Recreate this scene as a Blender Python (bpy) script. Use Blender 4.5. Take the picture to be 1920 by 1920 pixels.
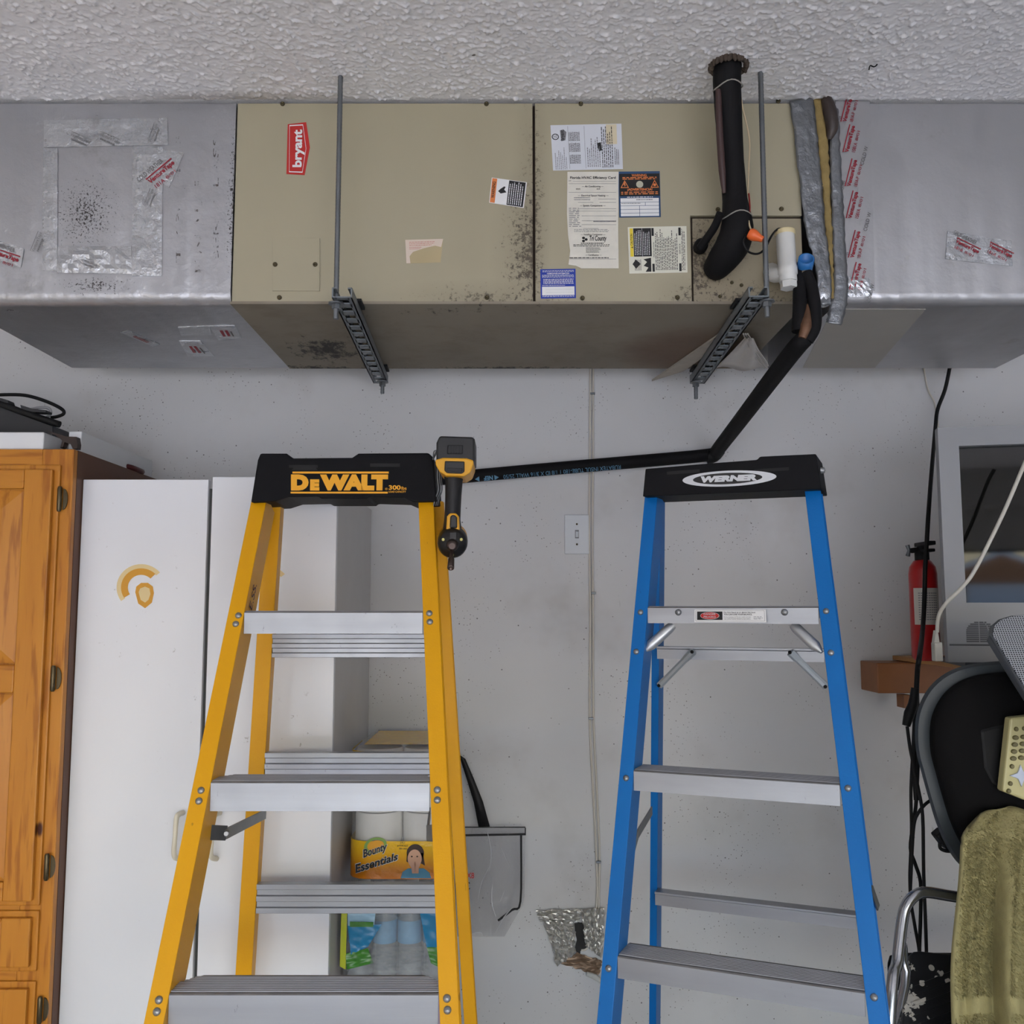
import bpy, math, random
import numpy as np
from mathutils import Vector, Matrix

for o in list(bpy.data.objects):
    bpy.data.objects.remove(o)
scene = bpy.context.scene
COL = scene.collection
random.seed(7)
R = math.radians

# ------------------------------------------------------------------ camera
FPX = 1800.0                      # focal length in pixels of the 1920 frame
PITCH = R(5.8)
CEIL = 2.44
ZC = 1.313
cam_d = bpy.data.cameras.new('camera')
cam_d.sensor_width = 36.0
cam_d.lens = 36.0 * FPX / 1920.0
cam_d.clip_start = 0.05
cam = bpy.data.objects.new('camera', cam_d)
COL.objects.link(cam)
cam.location = (0, 0, ZC)
cam.rotation_euler = (R(90) + PITCH, 0, 0)
scene.camera = cam

# ------------------------------------------------------------------ world, sun, exposure
w = bpy.data.worlds.new('sky'); scene.world = w; w.use_nodes = True
wn = w.node_tree.nodes; wl = w.node_tree.links
wn.clear()
sky = wn.new('ShaderNodeTexSky'); sky.sky_type = 'NISHITA'
sky.sun_disc = False; sky.sun_elevation = R(40); sky.sun_rotation = R(130)
sky.air_density = 1.0; sky.dust_density = 2.5; sky.ozone_density = 1.0
hsv = wn.new('ShaderNodeHueSaturation'); hsv.inputs['Saturation'].default_value = 1.12
bg = wn.new('ShaderNodeBackground'); bg.inputs['Strength'].default_value = 0.46
wo = wn.new('ShaderNodeOutputWorld')
wl.new(sky.outputs[0], hsv.inputs['Color']); wl.new(hsv.outputs[0], bg.inputs['Color']); wl.new(bg.outputs[0], wo.inputs[0])
sun_d = bpy.data.lights.new('sun', 'SUN'); sun_d.energy = 2.4; sun_d.angle = R(1.5); sun_d.color = (1, .985, .98)
sun = bpy.data.objects.new('sun', sun_d); COL.objects.link(sun)
sun.rotation_euler = Vector((-.20, .78, -.60)).to_track_quat('-Z', 'Y').to_euler()   # sun over the street: lights the driveway and the floor just inside the door
# portal that guides sky sampling through the open garage door (emits nothing itself)
por_d = bpy.data.lights.new('door_portal', 'AREA'); por_d.shape = 'RECTANGLE'; por_d.size = 5.2; por_d.size_y = 1.72
por_d.cycles.is_portal = True
por = bpy.data.objects.new('door_portal', por_d); COL.objects.link(por)
por.location = (0.3, -3.3, .86); por.rotation_euler = (R(90), 0, 0)
scene.view_settings.view_transform = 'Standard'
scene.view_settings.look = 'None'
scene.view_settings.gamma = 1.0
scene.view_settings.use_curve_mapping = False
scene.view_settings.exposure = 1.3

# ------------------------------------------------------------------ pixel -> place helpers
cp, sp = math.cos(PITCH), math.sin(PITCH)
CAMP = Vector((0, 0, ZC))
def ray(px, py):
    u = (px - 960) / FPX; v = (960 - py) / FPX
    return Vector((u, cp - v * sp, sp + v * cp))
def U(px, py, Y):                 # point seen at a pixel, standing at depth Y
    d = ray(px, py); return CAMP + d * (Y / d.y)
def UZ(px, py, z):                # point seen at a pixel, standing at height z
    d = ray(px, py); return CAMP + d * ((z - ZC) / d.z)
def UP(px, py, P0, n):            # point seen at a pixel, lying on a plane
    d = ray(px, py); return CAMP + d * ((P0 - CAMP).dot(n) / d.dot(n))

# ------------------------------------------------------------------ object helpers
def tag(o, label=None, cat=None, group=None, kind=None):
    if label: o['label'] = label
    if cat: o['category'] = cat
    if group: o['group'] = group
    if kind: o['kind'] = kind
    return o
def thing(name, loc, label, cat, group=None):
    o = bpy.data.objects.new(name, None); COL.objects.link(o); o.location = loc
    o.empty_display_size = .05
    return tag(o, label, cat, group)
def root_loc(o):
    l = Vector((0, 0, 0))
    while o is not None:
        l += o.location; o = o.parent
    return l
class MB:
    def __init__(s): s.v = []; s.f = []; s.sm = []
    def add(s, vs, fs, smooth=False):
        b = len(s.v); s.v += [Vector(p) for p in vs]; s.f += [tuple(b + i for i in f) for f in fs]; s.sm += [smooth] * len(fs); return s
    def box(s, c, size, rz=0, ax=None):
        c = Vector(c); hx, hy, hz = [d / 2 for d in size]
        ex, ey, ez = ax if ax else (Vector((math.cos(rz), math.sin(rz), 0)), Vector((-math.sin(rz), math.cos(rz), 0)), Vector((0, 0, 1)))
        vs = [c + ex * (a * hx) + ey * (b * hy) + ez * (d * hz) for a in (-1, 1) for b in (-1, 1) for d in (-1, 1)]
        return s.add(vs, [(0, 1, 3, 2), (4, 6, 7, 5), (0, 4, 5, 1), (2, 3, 7, 6), (0, 2, 6, 4), (1, 5, 7, 3)])
    def mm(s, a, b):
        a, b = Vector(a), Vector(b)
        return s.box((a + b) / 2, [abs(b[i] - a[i]) for i in range(3)])
    def prism(s, poly, off):
        poly = [Vector(p) for p in poly]; off = Vector(off); n = len(poly)
        return s.add(poly + [p + off for p in poly], [tuple(range(n)), tuple(range(2 * n - 1, n - 1, -1))] + [(i, i + n, (i + 1) % n + n, (i + 1) % n) for i in range(n)])
    def loft(s, rings, caps=True, smooth=True, closed=True):
        n = len(rings[0]); vs = [p for r in rings for p in r]; fs = []
        for k in range(len(rings) - 1):
            for i in range(n if closed else n - 1):
                j = (i + 1) % n
                fs.append((k * n + i, k * n + j, (k + 1) * n + j, (k + 1) * n + i))
        s.add(vs, fs, smooth)
        if caps and closed:
            s.add(rings[0], [tuple(range(n - 1, -1, -1))]); s.add(rings[-1], [tuple(range(n))])
        return s
    def tube(s, pts, r, seg=10, smooth=True, sub=0):
        pts = [Vector(p) for p in pts]; rs = list(r) if hasattr(r, '__len__') else [r] * len(pts)
        if sub: pts, rs = spline(pts, rs, sub)
        rings = []; prev = None
        for i, p in enumerate(pts):
            t = (pts[min(i + 1, len(pts) - 1)] - pts[max(i - 1, 0)])
            t = t.normalized() if t.length > 1e-9 else Vector((0, 0, 1))
            if prev is None:
                a = t.cross(Vector((0, 0, 1)) if abs(t.z) < .9 else Vector((1, 0, 0))).normalized()
            else:
                a = (prev - t * prev.dot(t)).normalized()
            prev = a; b = t.cross(a)
            rings.append([p + (a * math.cos(2 * math.pi * k / seg) + b * math.sin(2 * math.pi * k / seg)) * rs[i] for k in range(seg)])
        return s.loft(rings, True, smooth)
    def lathe(s, base, axis, prof, seg=20, smooth=True):
        base = Vector(base); t = Vector(axis).normalized()
        a = t.cross(Vector((0, 0, 1)) if abs(t.z) < .9 else Vector((1, 0, 0))).normalized(); b = t.cross(a)
        rings = [[base + t * h + (a * math.cos(2 * math.pi * k / seg) + b * math.sin(2 * math.pi * k / seg)) * max(r, 1e-5) for k in range(seg)] for r, h in prof]
        return s.loft(rings, True, smooth)
    def extrude(s, prof, p0, p1, e1, e2):
        p0, p1, e1, e2 = map(Vector, (p0, p1, e1, e2))
        return s.loft([[p0 + e1 * a + e2 * b for a, b in prof], [p1 + e1 * a + e2 * b for a, b in prof]], True, False)
    def obj(s, name, mat, parent=None, bevel=0, label=None, seg=2):
        me = bpy.data.meshes.new(name)
        off = root_loc(parent) if parent else Vector((0, 0, 0))
        me.from_pydata([tuple(p - off) for p in s.v], [], s.f)
        me.polygons.foreach_set('use_smooth', s.sm)
        import bmesh
        bm = bmesh.new(); bm.from_mesh(me); bmesh.ops.recalc_face_normals(bm, faces=bm.faces); bm.to_mesh(me); bm.free()
        me.materials.append(mat)
        o = bpy.data.objects.new(name, me); COL.objects.link(o)
        if parent: o.parent = parent
        if bevel:
            m = o.modifiers.new('bevel', 'BEVEL'); m.width = bevel; m.segments = seg; m.limit_method = 'ANGLE'; m.angle_limit = R(40)
        if label: o['label'] = label
        return o
def spline(pts, rs, sub):
    P = [pts[0]] + list(pts) + [pts[-1]]; Q = [rs[0]] + list(rs) + [rs[-1]]; op, orr = [], []
    for i in range(1, len(P) - 2):
        for k in range(sub):
            t = k / sub; c = []
            a = -.5 * t**3 + t**2 - .5 * t; b = 1.5 * t**3 - 2.5 * t**2 + 1; cc = -1.5 * t**3 + 2 * t**2 + .5 * t; d = .5 * t**3 - .5 * t**2
            op.append(P[i - 1] * a + P[i] * b + P[i + 1] * cc + P[i + 2] * d)
            orr.append(Q[i] * (1 - t) + Q[i + 1] * t)
    op.append(pts[-1]); orr.append(rs[-1]); return op, orr
def struct(o, label=None):
    o['kind'] = 'structure'
    if label: o['label'] = label
    return o

# ------------------------------------------------------------------ materials
def lin(c):
    return tuple(((x / 255) / 12.92 if x <= 10.3 else ((x / 255 + .055) / 1.055) ** 2.4) for x in c) + (1,)
class G:
    """small node-graph builder"""
    def __init__(s, name):
        s.m = bpy.data.materials.new(name); s.m.use_nodes = True; s.t = s.m.node_tree; s.n = s.t.nodes
        s.p = s.n['Principled BSDF']; s.tc = None
    def new(s, t, **kw):
        n = s.n.new(t)
        for k, v in kw.items(): setattr(n, k, v)
        return n
    def put(s, sock, v):
        if isinstance(v, bpy.types.NodeSocket): s.t.links.new(v, sock)
        elif isinstance(v, (tuple, list)) and len(v) == 4 and sock.type == 'VECTOR': sock.default_value = v[:3]
        else: sock.default_value = v
    def pos(s, scale=None):
        g = s.new('ShaderNodeNewGeometry'); o = g.outputs['Position']
        if scale is not None:
            m = s.new('ShaderNodeVectorMath', operation='MULTIPLY'); s.put(m.inputs[0], o); m.inputs[1].default_value = scale; o = m.outputs[0]
        return o
    def noise(s, scale, detail=3, rough=.55, vec=None, stretch=None, dist=0):
        n = s.new('ShaderNodeTexNoise'); n.inputs['Scale'].default_value = scale; n.inputs['Detail'].default_value = detail
        n.inputs['Roughness'].default_value = rough; n.inputs['Distortion'].default_value = dist
        s.put(n.inputs['Vector'], vec if vec else s.pos(stretch or (1, 1, 1))); return n.outputs['Fac']
    def voro(s, scale, feature='F1', stretch=None):
        n = s.new('ShaderNodeTexVoronoi'); n.feature = feature; n.inputs['Scale'].default_value = scale
        s.put(n.inputs['Vector'], s.pos(stretch or (1, 1, 1))); return n.outputs['Distance']
    def ramp(s, fac, a, b):       # smoothstep a..b -> 0..1 (a>b inverts)
        n = s.new('ShaderNodeMapRange'); n.interpolation_type = 'SMOOTHSTEP'
        s.put(n.inputs['Value'], fac)
        if a <= b: n.inputs['From Min'].default_value = a; n.inputs['From Max'].default_value = b
        else:
            n.inputs['From Min'].default_value = b; n.inputs['From Max'].default_value = a
            n.inputs['To Min'].default_value = 1; n.inputs['To Max'].default_value = 0
        return n.outputs[0]
    def math(s, op, a, b=0.0):
        n = s.new('ShaderNodeMath', operation=op); s.put(n.inputs[0], a); s.put(n.inputs[1], b); n.use_clamp = False; return n.outputs[0]
    def mix(s, fac, a, b):
        n = s.new('ShaderNodeMix', data_type='RGBA'); s.put(n.inputs[0], fac); s.put(n.inputs[6], a); s.put(n.inputs[7], b); return n.outputs[2]
    def spot(s, c, r):            # 1 at the centre falling to 0 at the ellipsoid surface
        a = s.new('ShaderNodeVectorMath', operation='SUBTRACT'); s.put(a.inputs[0], s.pos()); a.inputs[1].default_value = c
        b = s.new('ShaderNodeVectorMath', operation='DIVIDE'); s.put(b.inputs[0], a.outputs[0]); b.inputs[1].default_value = r
        l = s.new('ShaderNodeVectorMath', operation='LENGTH'); s.put(l.inputs[0], b.outputs[0])
        n = s.math('SUBTRACT', 1.0, l.outputs['Value']); n.node.use_clamp = True; return n
    def bump(s, h, strength, dist=.002):
        n = s.new('ShaderNodeBump'); n.inputs['Strength'].default_value = strength; n.inputs['Distance'].default_value = dist
        s.put(n.inputs['Height'], h); s.put(s.p.inputs['Normal'], n.outputs[0])
    def fin(s, col, rough=.5, metal=0, spec=None):
        s.put(s.p.inputs['Base Color'], col); s.put(s.p.inputs['Roughness'], rough); s.put(s.p.inputs['Metallic'], metal)
        if spec is not None: s.p.inputs['Specular IOR Level'].default_value = spec
        return s.m
_mc = {}
def M(name, rgb, rough=.5, metal=0, var=.12, vs=14, bump=0, bs=200, spec=None):
    if name in _mc: return _mc[name]
    g = G(name); c = lin(rgb); k = 1 - var
    col = g.mix(g.noise(vs, 4), (c[0] * k, c[1] * k, c[2] * k, 1), tuple(min(1, x * (1 + var * .5)) for x in c[:3]) + (1,))
    if bump: g.bump(g.noise(bs, 3), bump, .001)
    _mc[name] = g.fin(col, rough, metal, spec); return _mc[name]

# ------------------------------------------------------------------ lettering and stickers
_tx = {}
def text2d(t, bold=0.0, shear=0.0):
    k = (t, bold, shear)
    if k in _tx: return _tx[k]
    cu = bpy.data.curves.new('t', 'FONT'); cu.body = t; cu.offset = bold; cu.shear = shear; cu.resolution_u = 4
    o = bpy.data.objects.new('t', cu); COL.objects.link(o)
    dg = bpy.context.evaluated_depsgraph_get(); me = bpy.data.meshes.new_from_object(o.evaluated_get(dg))
    v = np.array([p.co[:2] for p in me.vertices]); f = [tuple(p.vertices) for p in me.polygons]
    bpy.data.objects.remove(o); bpy.data.curves.remove(cu); bpy.data.meshes.remove(me)
    lo, hi = v.min(0), v.max(0); v = (v - lo) / np.maximum(hi - lo, 1e-6)
    _tx[k] = (v, f); return _tx[k]
class Sheet:
    """a flat print area: corners TL,TR,BR,BL (reading order), n = outward normal"""
    def __init__(s, q, n): s.q = [Vector(p) for p in q]; s.n = Vector(n).normalized(); s.groups = {}; s.lv = 0
    def at(s, u, v, h=0):
        a = s.q[0].lerp(s.q[1], u); b = s.q[3].lerp(s.q[2], u); return a.lerp(b, v) + s.n * h
    def _g(s, mat): 
        if mat.name not in s.groups: s.groups[mat.name] = (mat, MB())
        return s.groups[mat.name][1]
    def rect(s, u0, v0, u1, v1, mat, h=.0006):
        s._g(mat).add([s.at(u0, v0, h), s.at(u1, v0, h), s.at(u1, v1, h), s.at(u0, v1, h)], [(0, 1, 2, 3)]); return s
    def poly(s, pts, mat, h=.0006):
        s._g(mat).add([s.at(u, v, h) for u, v in pts], [tuple(range(len(pts)))]); return s
    def ring(s, u, v, ru, rv, t, mat, h=.0007, seg=40):
        a = [(u + ru * math.cos(2 * math.pi * i / seg), v + rv * math.sin(2 * math.pi * i / seg)) for i in range(seg)]
        b = [(u + (ru * (1 - t)) * math.cos(2 * math.pi * i / seg), v + (rv * (1 - t)) * math.sin(2 * math.pi * i / seg)) for i in range(seg)]
        s._g(mat).add([s.at(*p, h) for p in a + b], [(i, (i + 1) % seg, (i + 1) % seg + seg, i + seg) for i in range(seg)]); return s
    def disc(s, u, v, ru, rv, mat, h=.0007, seg=28):
        return s.poly([(u + ru * math.cos(2 * math.pi * i / seg), v + rv * math.sin(2 * math.pi * i / seg)) for i in range(seg)], mat, h)
    def frame(s, u0, v0, u1, v1, tu, tv, mat, h=.0007):
        s.rect(u0, v0, u1, v0 + tv, mat, h); s.rect(u0, v1 - tv, u1, v1, mat, h); s.rect(u0, v0 + tv, u0 + tu, v1 - tv, mat, h); s.rect(u1 - tu, v0 + tv, u1, v1 - tv, mat, h); return s
    def text(s, t, u0, v0, u1, v1, mat, bold=0.0, shear=0.0, h=.0009):
        v, f = text2d(t, bold, shear)
        s._g(mat).add([s.at(u0 + (u1 - u0) * x, v1 - (v1 - v0) * y, h) for x, y in v], f); return s
    def lines(s, u0, v0, u1, v1, rows, mat, fill=.55, dens=.9, h=.0008, seed=1, word=.05):
        r = random.Random(seed); dv = (v1 - v0) / rows
        for i in range(rows):
            u = u0; end = u0 + (u1 - u0) * (dens + (1 - dens) * r.random())
            while u < end:
                wd = min((u1 - u0) * word * (.5 + 1.4 * r.random()), end - u)
                s.rect(u, v0 + dv * i, u + wd, v0 + dv * (i + fill), mat, h); u += wd + (u1 - u0) * word * .35
        return s
    def emit(s, parent, name='lettering'):
        for mat, mb in s.groups.values():
            o = mb.obj(name, mat, parent)
            if mat.name == 'grey_print': o['kind'] = 'stuff'      # rows of print too small to pick apart
def sticker(parent, q, n, mat, name='sticker', th=.0005, label=None):
    n = Vector(n).normalized(); o = MB().prism([Vector(p) + n * th for p in q], -n * th).obj(name, mat, parent, label=label)
    return o, Sheet(q, n)
# ================================================================== the setting
WALL = 2.75
XL, XR, YB = -3.0, 3.3, -3.3
def wall_mat():
    g = G('painted_wall')
    base = g.mix(g.noise(1.6, 3), lin((206, 206, 206)), lin((218, 218, 219)))
    sm = g.math('MULTIPLY', g.ramp(g.noise(3.2, 4, .6), .52, .78), .30)
    c = g.mix(sm, base, lin((150, 142, 132)))
    # fly specks: tiny dots that gather in loose clusters
    dots = g.math('MULTIPLY', g.ramp(g.voro(95), .17, .10), g.ramp(g.noise(4.5, 3), .50, .64))
    dots2 = g.math('MULTIPLY', g.ramp(g.voro(34), .085, .05), g.ramp(g.noise(7, 2), .42, .55))
    c = g.mix(g.math('MULTIPLY', dots, .75), c, lin((60, 50, 42)))
    c = g.mix(g.math('MULTIPLY', dots2, .8), c, lin((52, 46, 42)))
    sc = g.math('MULTIPLY', g.ramp(g.noise(60, 2, .5, stretch=(1, 1, .18)), .70, .76), g.ramp(g.noise(5, 2), .55, .7))
    c = g.mix(g.math('MULTIPLY', sc, .4), c, lin((120, 112, 104)))
    g.bump(g.noise(160, 3), .08, .002)
    return g.fin(c, .55)
m_wall = wall_mat()
m_plain = M('side_wall_paint', (226, 225, 222), .6, var=.05)
def ceil_mat():
    g = G('popcorn_ceiling')
    c = g.mix(g.noise(9, 4), lin((224, 223, 225)), lin((242, 241, 243)))
    c = g.mix(g.math('MULTIPLY', g.ramp(g.noise(3.5, 4), .60, .78), .35), c, lin((150, 140, 126)))
    c = g.mix(g.ramp(g.voro(13), .055, .03), c, lin((120, 112, 106)))
    g.bump(g.noise(260, 2, .6), .6, .003)
    return g.fin(c, .5)
m_ceil = ceil_mat()
m_floor = M('concrete', (198, 196, 193), .6, var=.25, vs=5, bump=.2)
def shell(name, a, b, mat):
    o = MB().mm(a, b).obj(name, mat); return struct(o)
shell('wall_back', (XL, WALL, 0), (XR, WALL + .12, CEIL), m_wall)
shell('wall_left', (XL - .12, YB, 0), (XL, WALL + .12, CEIL), m_plain)
shell('wall_right', (XR, YB, 0), (XR + .12, WALL + .12, CEIL), m_plain)
shell('floor', (XL - .12, YB - .15, -.12), (XR + .12, WALL + .12, 0), m_floor)
ceiling = shell('ceiling', (XL - .12, YB - .15, CEIL), (XR + .12, WALL + .12, CEIL + .15), m_ceil)
# street-side wall with the open garage door
wf = MB(); wf.mm((XL, YB - .12, 0), (-2.3, YB, CEIL)); wf.mm((2.9, YB - .12, 0), (XR, YB, CEIL)); wf.mm((-2.3, YB - .12, 2.1), (2.9, YB, CEIL))
struct(wf.obj('wall_front', m_plain))
# sectional garage door, rolled most of the way up
gd = thing('garage_door', (.3, YB - .17, 1.72), 'white sectional garage door rolled most of the way up behind the viewer', 'garage door')
for k in range(1): MB().mm((-2.36, YB - .17, 1.72), (2.96, YB - .13, 2.2)).obj('door_panel', m_plain, gd, bevel=.004)
MB().mm((-2.36, YB - .172, 1.69), (2.96, YB - .128, 1.72)).obj('bottom_seal', M('door_seal', (40, 40, 42), .7), gd)
# driveway and the house across the street (seen mirrored in the television)
m_drive = M('driveway', (205, 203, 199), .7, var=.15, vs=3)
struct(MB().mm((-40, -90, -.14), (44, YB - .2, -.02)).obj('driveway', m_drive))
HX, HY = 2.2, -45.0
ho = thing('neighbour_house', (HX, HY, -.02), 'tan gabled house across the street facing the open garage', 'house')
MB().mm((HX - 3.6, HY, -.02), (HX + 3.6, HY - 6, 1.9)).obj('wall', M('house_wall', (214, 176, 140), .8), ho)
MB().prism([(HX - 4.2, HY + .3, 1.8), (HX + 4.2, HY + .3, 1.8), (HX, HY + .3, 3.5)], (0, -6.6, 0)).obj('roof', M('house_roof', (186, 132, 92), .8), ho)
for s_ in (-1, 1):
    MB().prism([(HX + s_ * 4.3, HY + .5, 1.65), (HX + s_ * 4.3, HY + .5, 1.95), (HX, HY + .5, 3.75), (HX, HY + .5, 3.4)], (0, -.12, 0)).obj('gable_trim', M('house_trim', (245, 245, 245), .6), ho)
MB().mm((HX - 1.9, HY + .06, -.02), (HX + 1.9, HY + .01, 1.7)).obj('garage_door', M('house_door', (235, 235, 238), .6), ho)

# popcorn relief: real lumps where the photograph shows them
def popcorn():
    step = .0025; x0, x1, y0, y1 = -1.30, 1.40, 1.50, 2.024
    nx, ny = int((x1 - x0) / step), int((y1 - y0) / step)
    rng = np.random.default_rng(3)
    def blur(a, k):
        for _ in range(k):
            a = (a + np.roll(a, 1, 0) + np.roll(a, -1, 0)) / 3; a = (a + np.roll(a, 1, 1) + np.roll(a, -1, 1)) / 3
        return (a - a.mean()) / a.std()
    h = np.clip(.8 * blur(rng.standard_normal((ny, nx)), 1) + .35 * blur(rng.standard_normal((ny, nx)), 3) + .1, -.3, 2.6)
    h = np.sign(h) * np.abs(h) ** 1.3 * .0016 + .0010
    ed = np.minimum(np.minimum(np.arange(nx), np.arange(nx)[::-1])[None, :], np.minimum(np.arange(ny) + 40, 400)[:, None])
    h = h * np.clip(ed / 12, 0, 1); h[0, :] = 0
    X, Y = np.meshgrid(np.linspace(x0, x1, nx), np.linspace(y0, y1, ny))
    jx = rng.uniform(-.0012, .0012, X.shape)
    co = np.stack([X + jx, Y, CEIL - .0006 - h], -1).reshape(-1, 3)
    i = np.arange(nx * ny).reshape(ny, nx)
    f = np.stack([i[:-1, :-1], i[1:, :-1], i[1:, 1:], i[:-1, 1:]], -1).reshape(-1, 4)
    me = bpy.data.meshes.new('popcorn_texture'); me.vertices.add(len(co)); me.vertices.foreach_set('co', co.ravel())
    me.loops.add(f.size); me.loops.foreach_set('vertex_index', f.ravel().astype(np.int32))
    me.polygons.add(len(f)); me.polygons.foreach_set('loop_start', np.arange(0, f.size, 4, dtype=np.int32)); me.polygons.foreach_set('loop_total', np.full(len(f), 4, dtype=np.int32))
    me.polygons.foreach_set('use_smooth', np.ones(len(f), dtype=bool)); me.update(); me.validate()
    g = G('popcorn_lumps')
    c = g.mix(g.noise(7, 4), lin((224, 223, 225)), lin((242, 241, 243)))
    c = g.mix(g.math('MULTIPLY', g.ramp(g.noise(3.5, 4), .60, .78), .30), c, lin((150, 140, 126)))
    c = g.mix(g.ramp(g.voro(9), .05, .03), c, lin((110, 102, 96)))
    c = g.mix(g.math('MULTIPLY', g.spot((-.62, 2.03, CEIL), (.35, .05, .1)), .7), c, lin((128, 112, 90)))
    g.bump(g.noise(420, 2), .3, .001)
    me.materials.append(g.fin(c, .42))
    o = bpy.data.objects.new('popcorn_texture', me); COL.objects.link(o); o.parent = ceiling; o['kind'] = 'stuff'
popcorn()
# ================================================================== air handler
YF, YBK = 2.03, 2.59
fn = Vector((0, -1, 0))
def F(px, py, h=0): return U(px, py, YF - h)
def quad(pts, Y): return [U(x, y, Y) for x, y in pts]
def tilt(cx, cy, wd, hg, ang):        # pixel rectangle turned by ang (degrees, counter-clockwise)
    c, s = math.cos(R(ang)), math.sin(R(ang))
    return [(cx + a * c + b * s, cy - a * s + b * c) for a, b in ((-wd / 2, -hg / 2), (wd / 2, -hg / 2), (wd / 2, hg / 2), (-wd / 2, hg / 2))]
ux0 = F(438, 380).x; ux1 = F(1503, 380).x; uzb = F(960, 568).z; uzt = CEIL - .008
gx = F(1001, 380).x                   # joint between the two front panels

def beige(name, spots, base=(166, 159, 135), dirt=(40, 33, 26)):
    g = G(name)
    c = g.mix(g.noise(5, 4), lin(base), lin(tuple(int(x * 1.05) for x in base)))
    c = g.mix(g.math('MULTIPLY', g.ramp(g.noise(2.2, 3), .5, .8), .18), c, lin((150, 140, 116)))
    for p, r, k, dense in spots:
        s = g.spot(p, r)
        n = g.noise(120, 6, .75)
        m = g.ramp(g.math('ADD', n, g.math('MULTIPLY', s, dense)), .66, .80)
        m = g.math('MULTIPLY', m, g.ramp(s, 0.0, .25))
        c = g.mix(g.math('MULTIPLY', m, k), c, lin(dirt))
        haze = g.math('MULTIPLY', s, .42 * k)
        c = g.mix(haze, c, lin((112, 100, 82)))
    g.bump(g.noise(400, 2), .05, .0008)
    return g.fin(c, .38)
def W3(px, py, Y=None): return tuple(U(px, py, Y or YF))
m_panL = beige('beige_enamel_blower_panel', [(W3(1000, 470), (.10, .1, .22), .9, .30), (W3(900, 562), (.24, .1, .05), .7, .22), (W3(1000, 330), (.05, .1, .25), .6, .2)])
m_panR = beige('beige_enamel_coil_panel', [(W3(1004, 400), (.035, .1, .40), .8, .25), (W3(1290, 560), (.09, .1, .07), .8, .2), (W3(1000, 568), (.2, .05, .03), .6, .2)])
m_coil = beige('beige_enamel_stained', [(W3(1300, 490), (.11, .1, .17), .95, .30), (W3(1400, 566), (.24, .1, .07), .8, .24), (W3(1360, 470), (.3, .1, .2), .5, .12)], (160, 150, 126))
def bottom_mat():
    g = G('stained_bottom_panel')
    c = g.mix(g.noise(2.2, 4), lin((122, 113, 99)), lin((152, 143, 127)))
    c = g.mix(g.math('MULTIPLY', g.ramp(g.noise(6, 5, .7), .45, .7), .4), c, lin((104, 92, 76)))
    for px, py, r, k in ((610, 650, (.15, .20, .1), 1.0), (600, 690, (.20, .07, .1), 1.0), (950, 690, (.5, .05, .1), .9), (900, 585, (.5, .08, .1), .5)):
        p = U(px, py, YBK if py > 680 else (2.4 if py > 600 else 2.08)); s = g.spot((p.x, p.y, uzb), r)
        m = g.ramp(g.math('ADD', g.noise(38, 8, .78, stretch=(1, .5, 1)), g.math('MULTIPLY', s, .34 * k)), .66, .80)
        c = g.mix(g.math('MULTIPLY', g.math('MULTIPLY', m, g.ramp(s, 0, .2)), .92), c, lin((18, 14, 11)))
    p = U(1290, 660, 2.4); s = g.spot((p.x, p.y, uzb), (.26, .30, .1))
    c = g.mix(g.math('MULTIPLY', g.ramp(g.math('ADD', s, g.math('MULTIPLY', g.noise(9, 3), .3)), .3, .8), .6), c, lin((96, 62, 36)))
    return g.fin(c, .7)
m_bot = bottom_mat()
m_rust = M('rusty_seam', (58, 44, 32), .8, var=.6, vs=60)
m_screw = M('screw_brass_grey', (92, 84, 62), .4, .7, var=.4, vs=80)
m_black = M('black_print', (18, 17, 18), .5, var=.0)
m_white = M('white_print', (232, 232, 232), .45, var=.03)
m_grey = M('grey_print', (120, 120, 124), .5, var=0)
m_red = M('red_print', (192, 44, 40), .45, var=.05)
m_org = M('orange_print', (226, 132, 72), .5, var=.04)
m_blue = M('blue_print', (24, 56, 160), .45, var=.05)
m_navy = M('navy_print', (40, 74, 112), .45, var=.05)
m_yel = M('yellow_print', (232, 208, 60), .45, var=.03)

ah = thing('air_handler', ((ux0 + ux1) / 2, (YF + YBK) / 2, uzb), 'long beige metal air handler hung on its side under the ceiling', 'air handler')
MB().mm((ux0, YF + .012, uzb + .004), (ux1, YBK, uzt)).obj('casing', m_rust, ah)
# front panels, proud of the casing
MB().mm((F(440, 380).x, YF, uzb + .002), (F(999, 380).x, YF + .012, uzt)).obj('front_panel', m_panL, ah, bevel=.0015)
nx = F(1296, 480).x; nz = F(1400, 404).z; rx0 = F(1003.5, 380).x
MB().prism([(rx0, YF, uzt), (ux1, YF, uzt), (ux1, YF, nz), (nx, YF, nz), (nx, YF, uzb + .002), (rx0, YF, uzb + .002)], (0, .012, 0)).obj('front_panel', m_panR, ah, bevel=.0015)
MB().mm((F(1300, 480).x, YF + .006, uzb + .002), (ux1, YF + .0125, nz - .004)).obj('coil_access_panel', m_coil, ah, bevel=.0015)
MB().mm((ux0, YF - .002, uzb - .003), (ux1, YBK, uzb + .003)).obj('bottom_panel', m_bot, ah)
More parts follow.
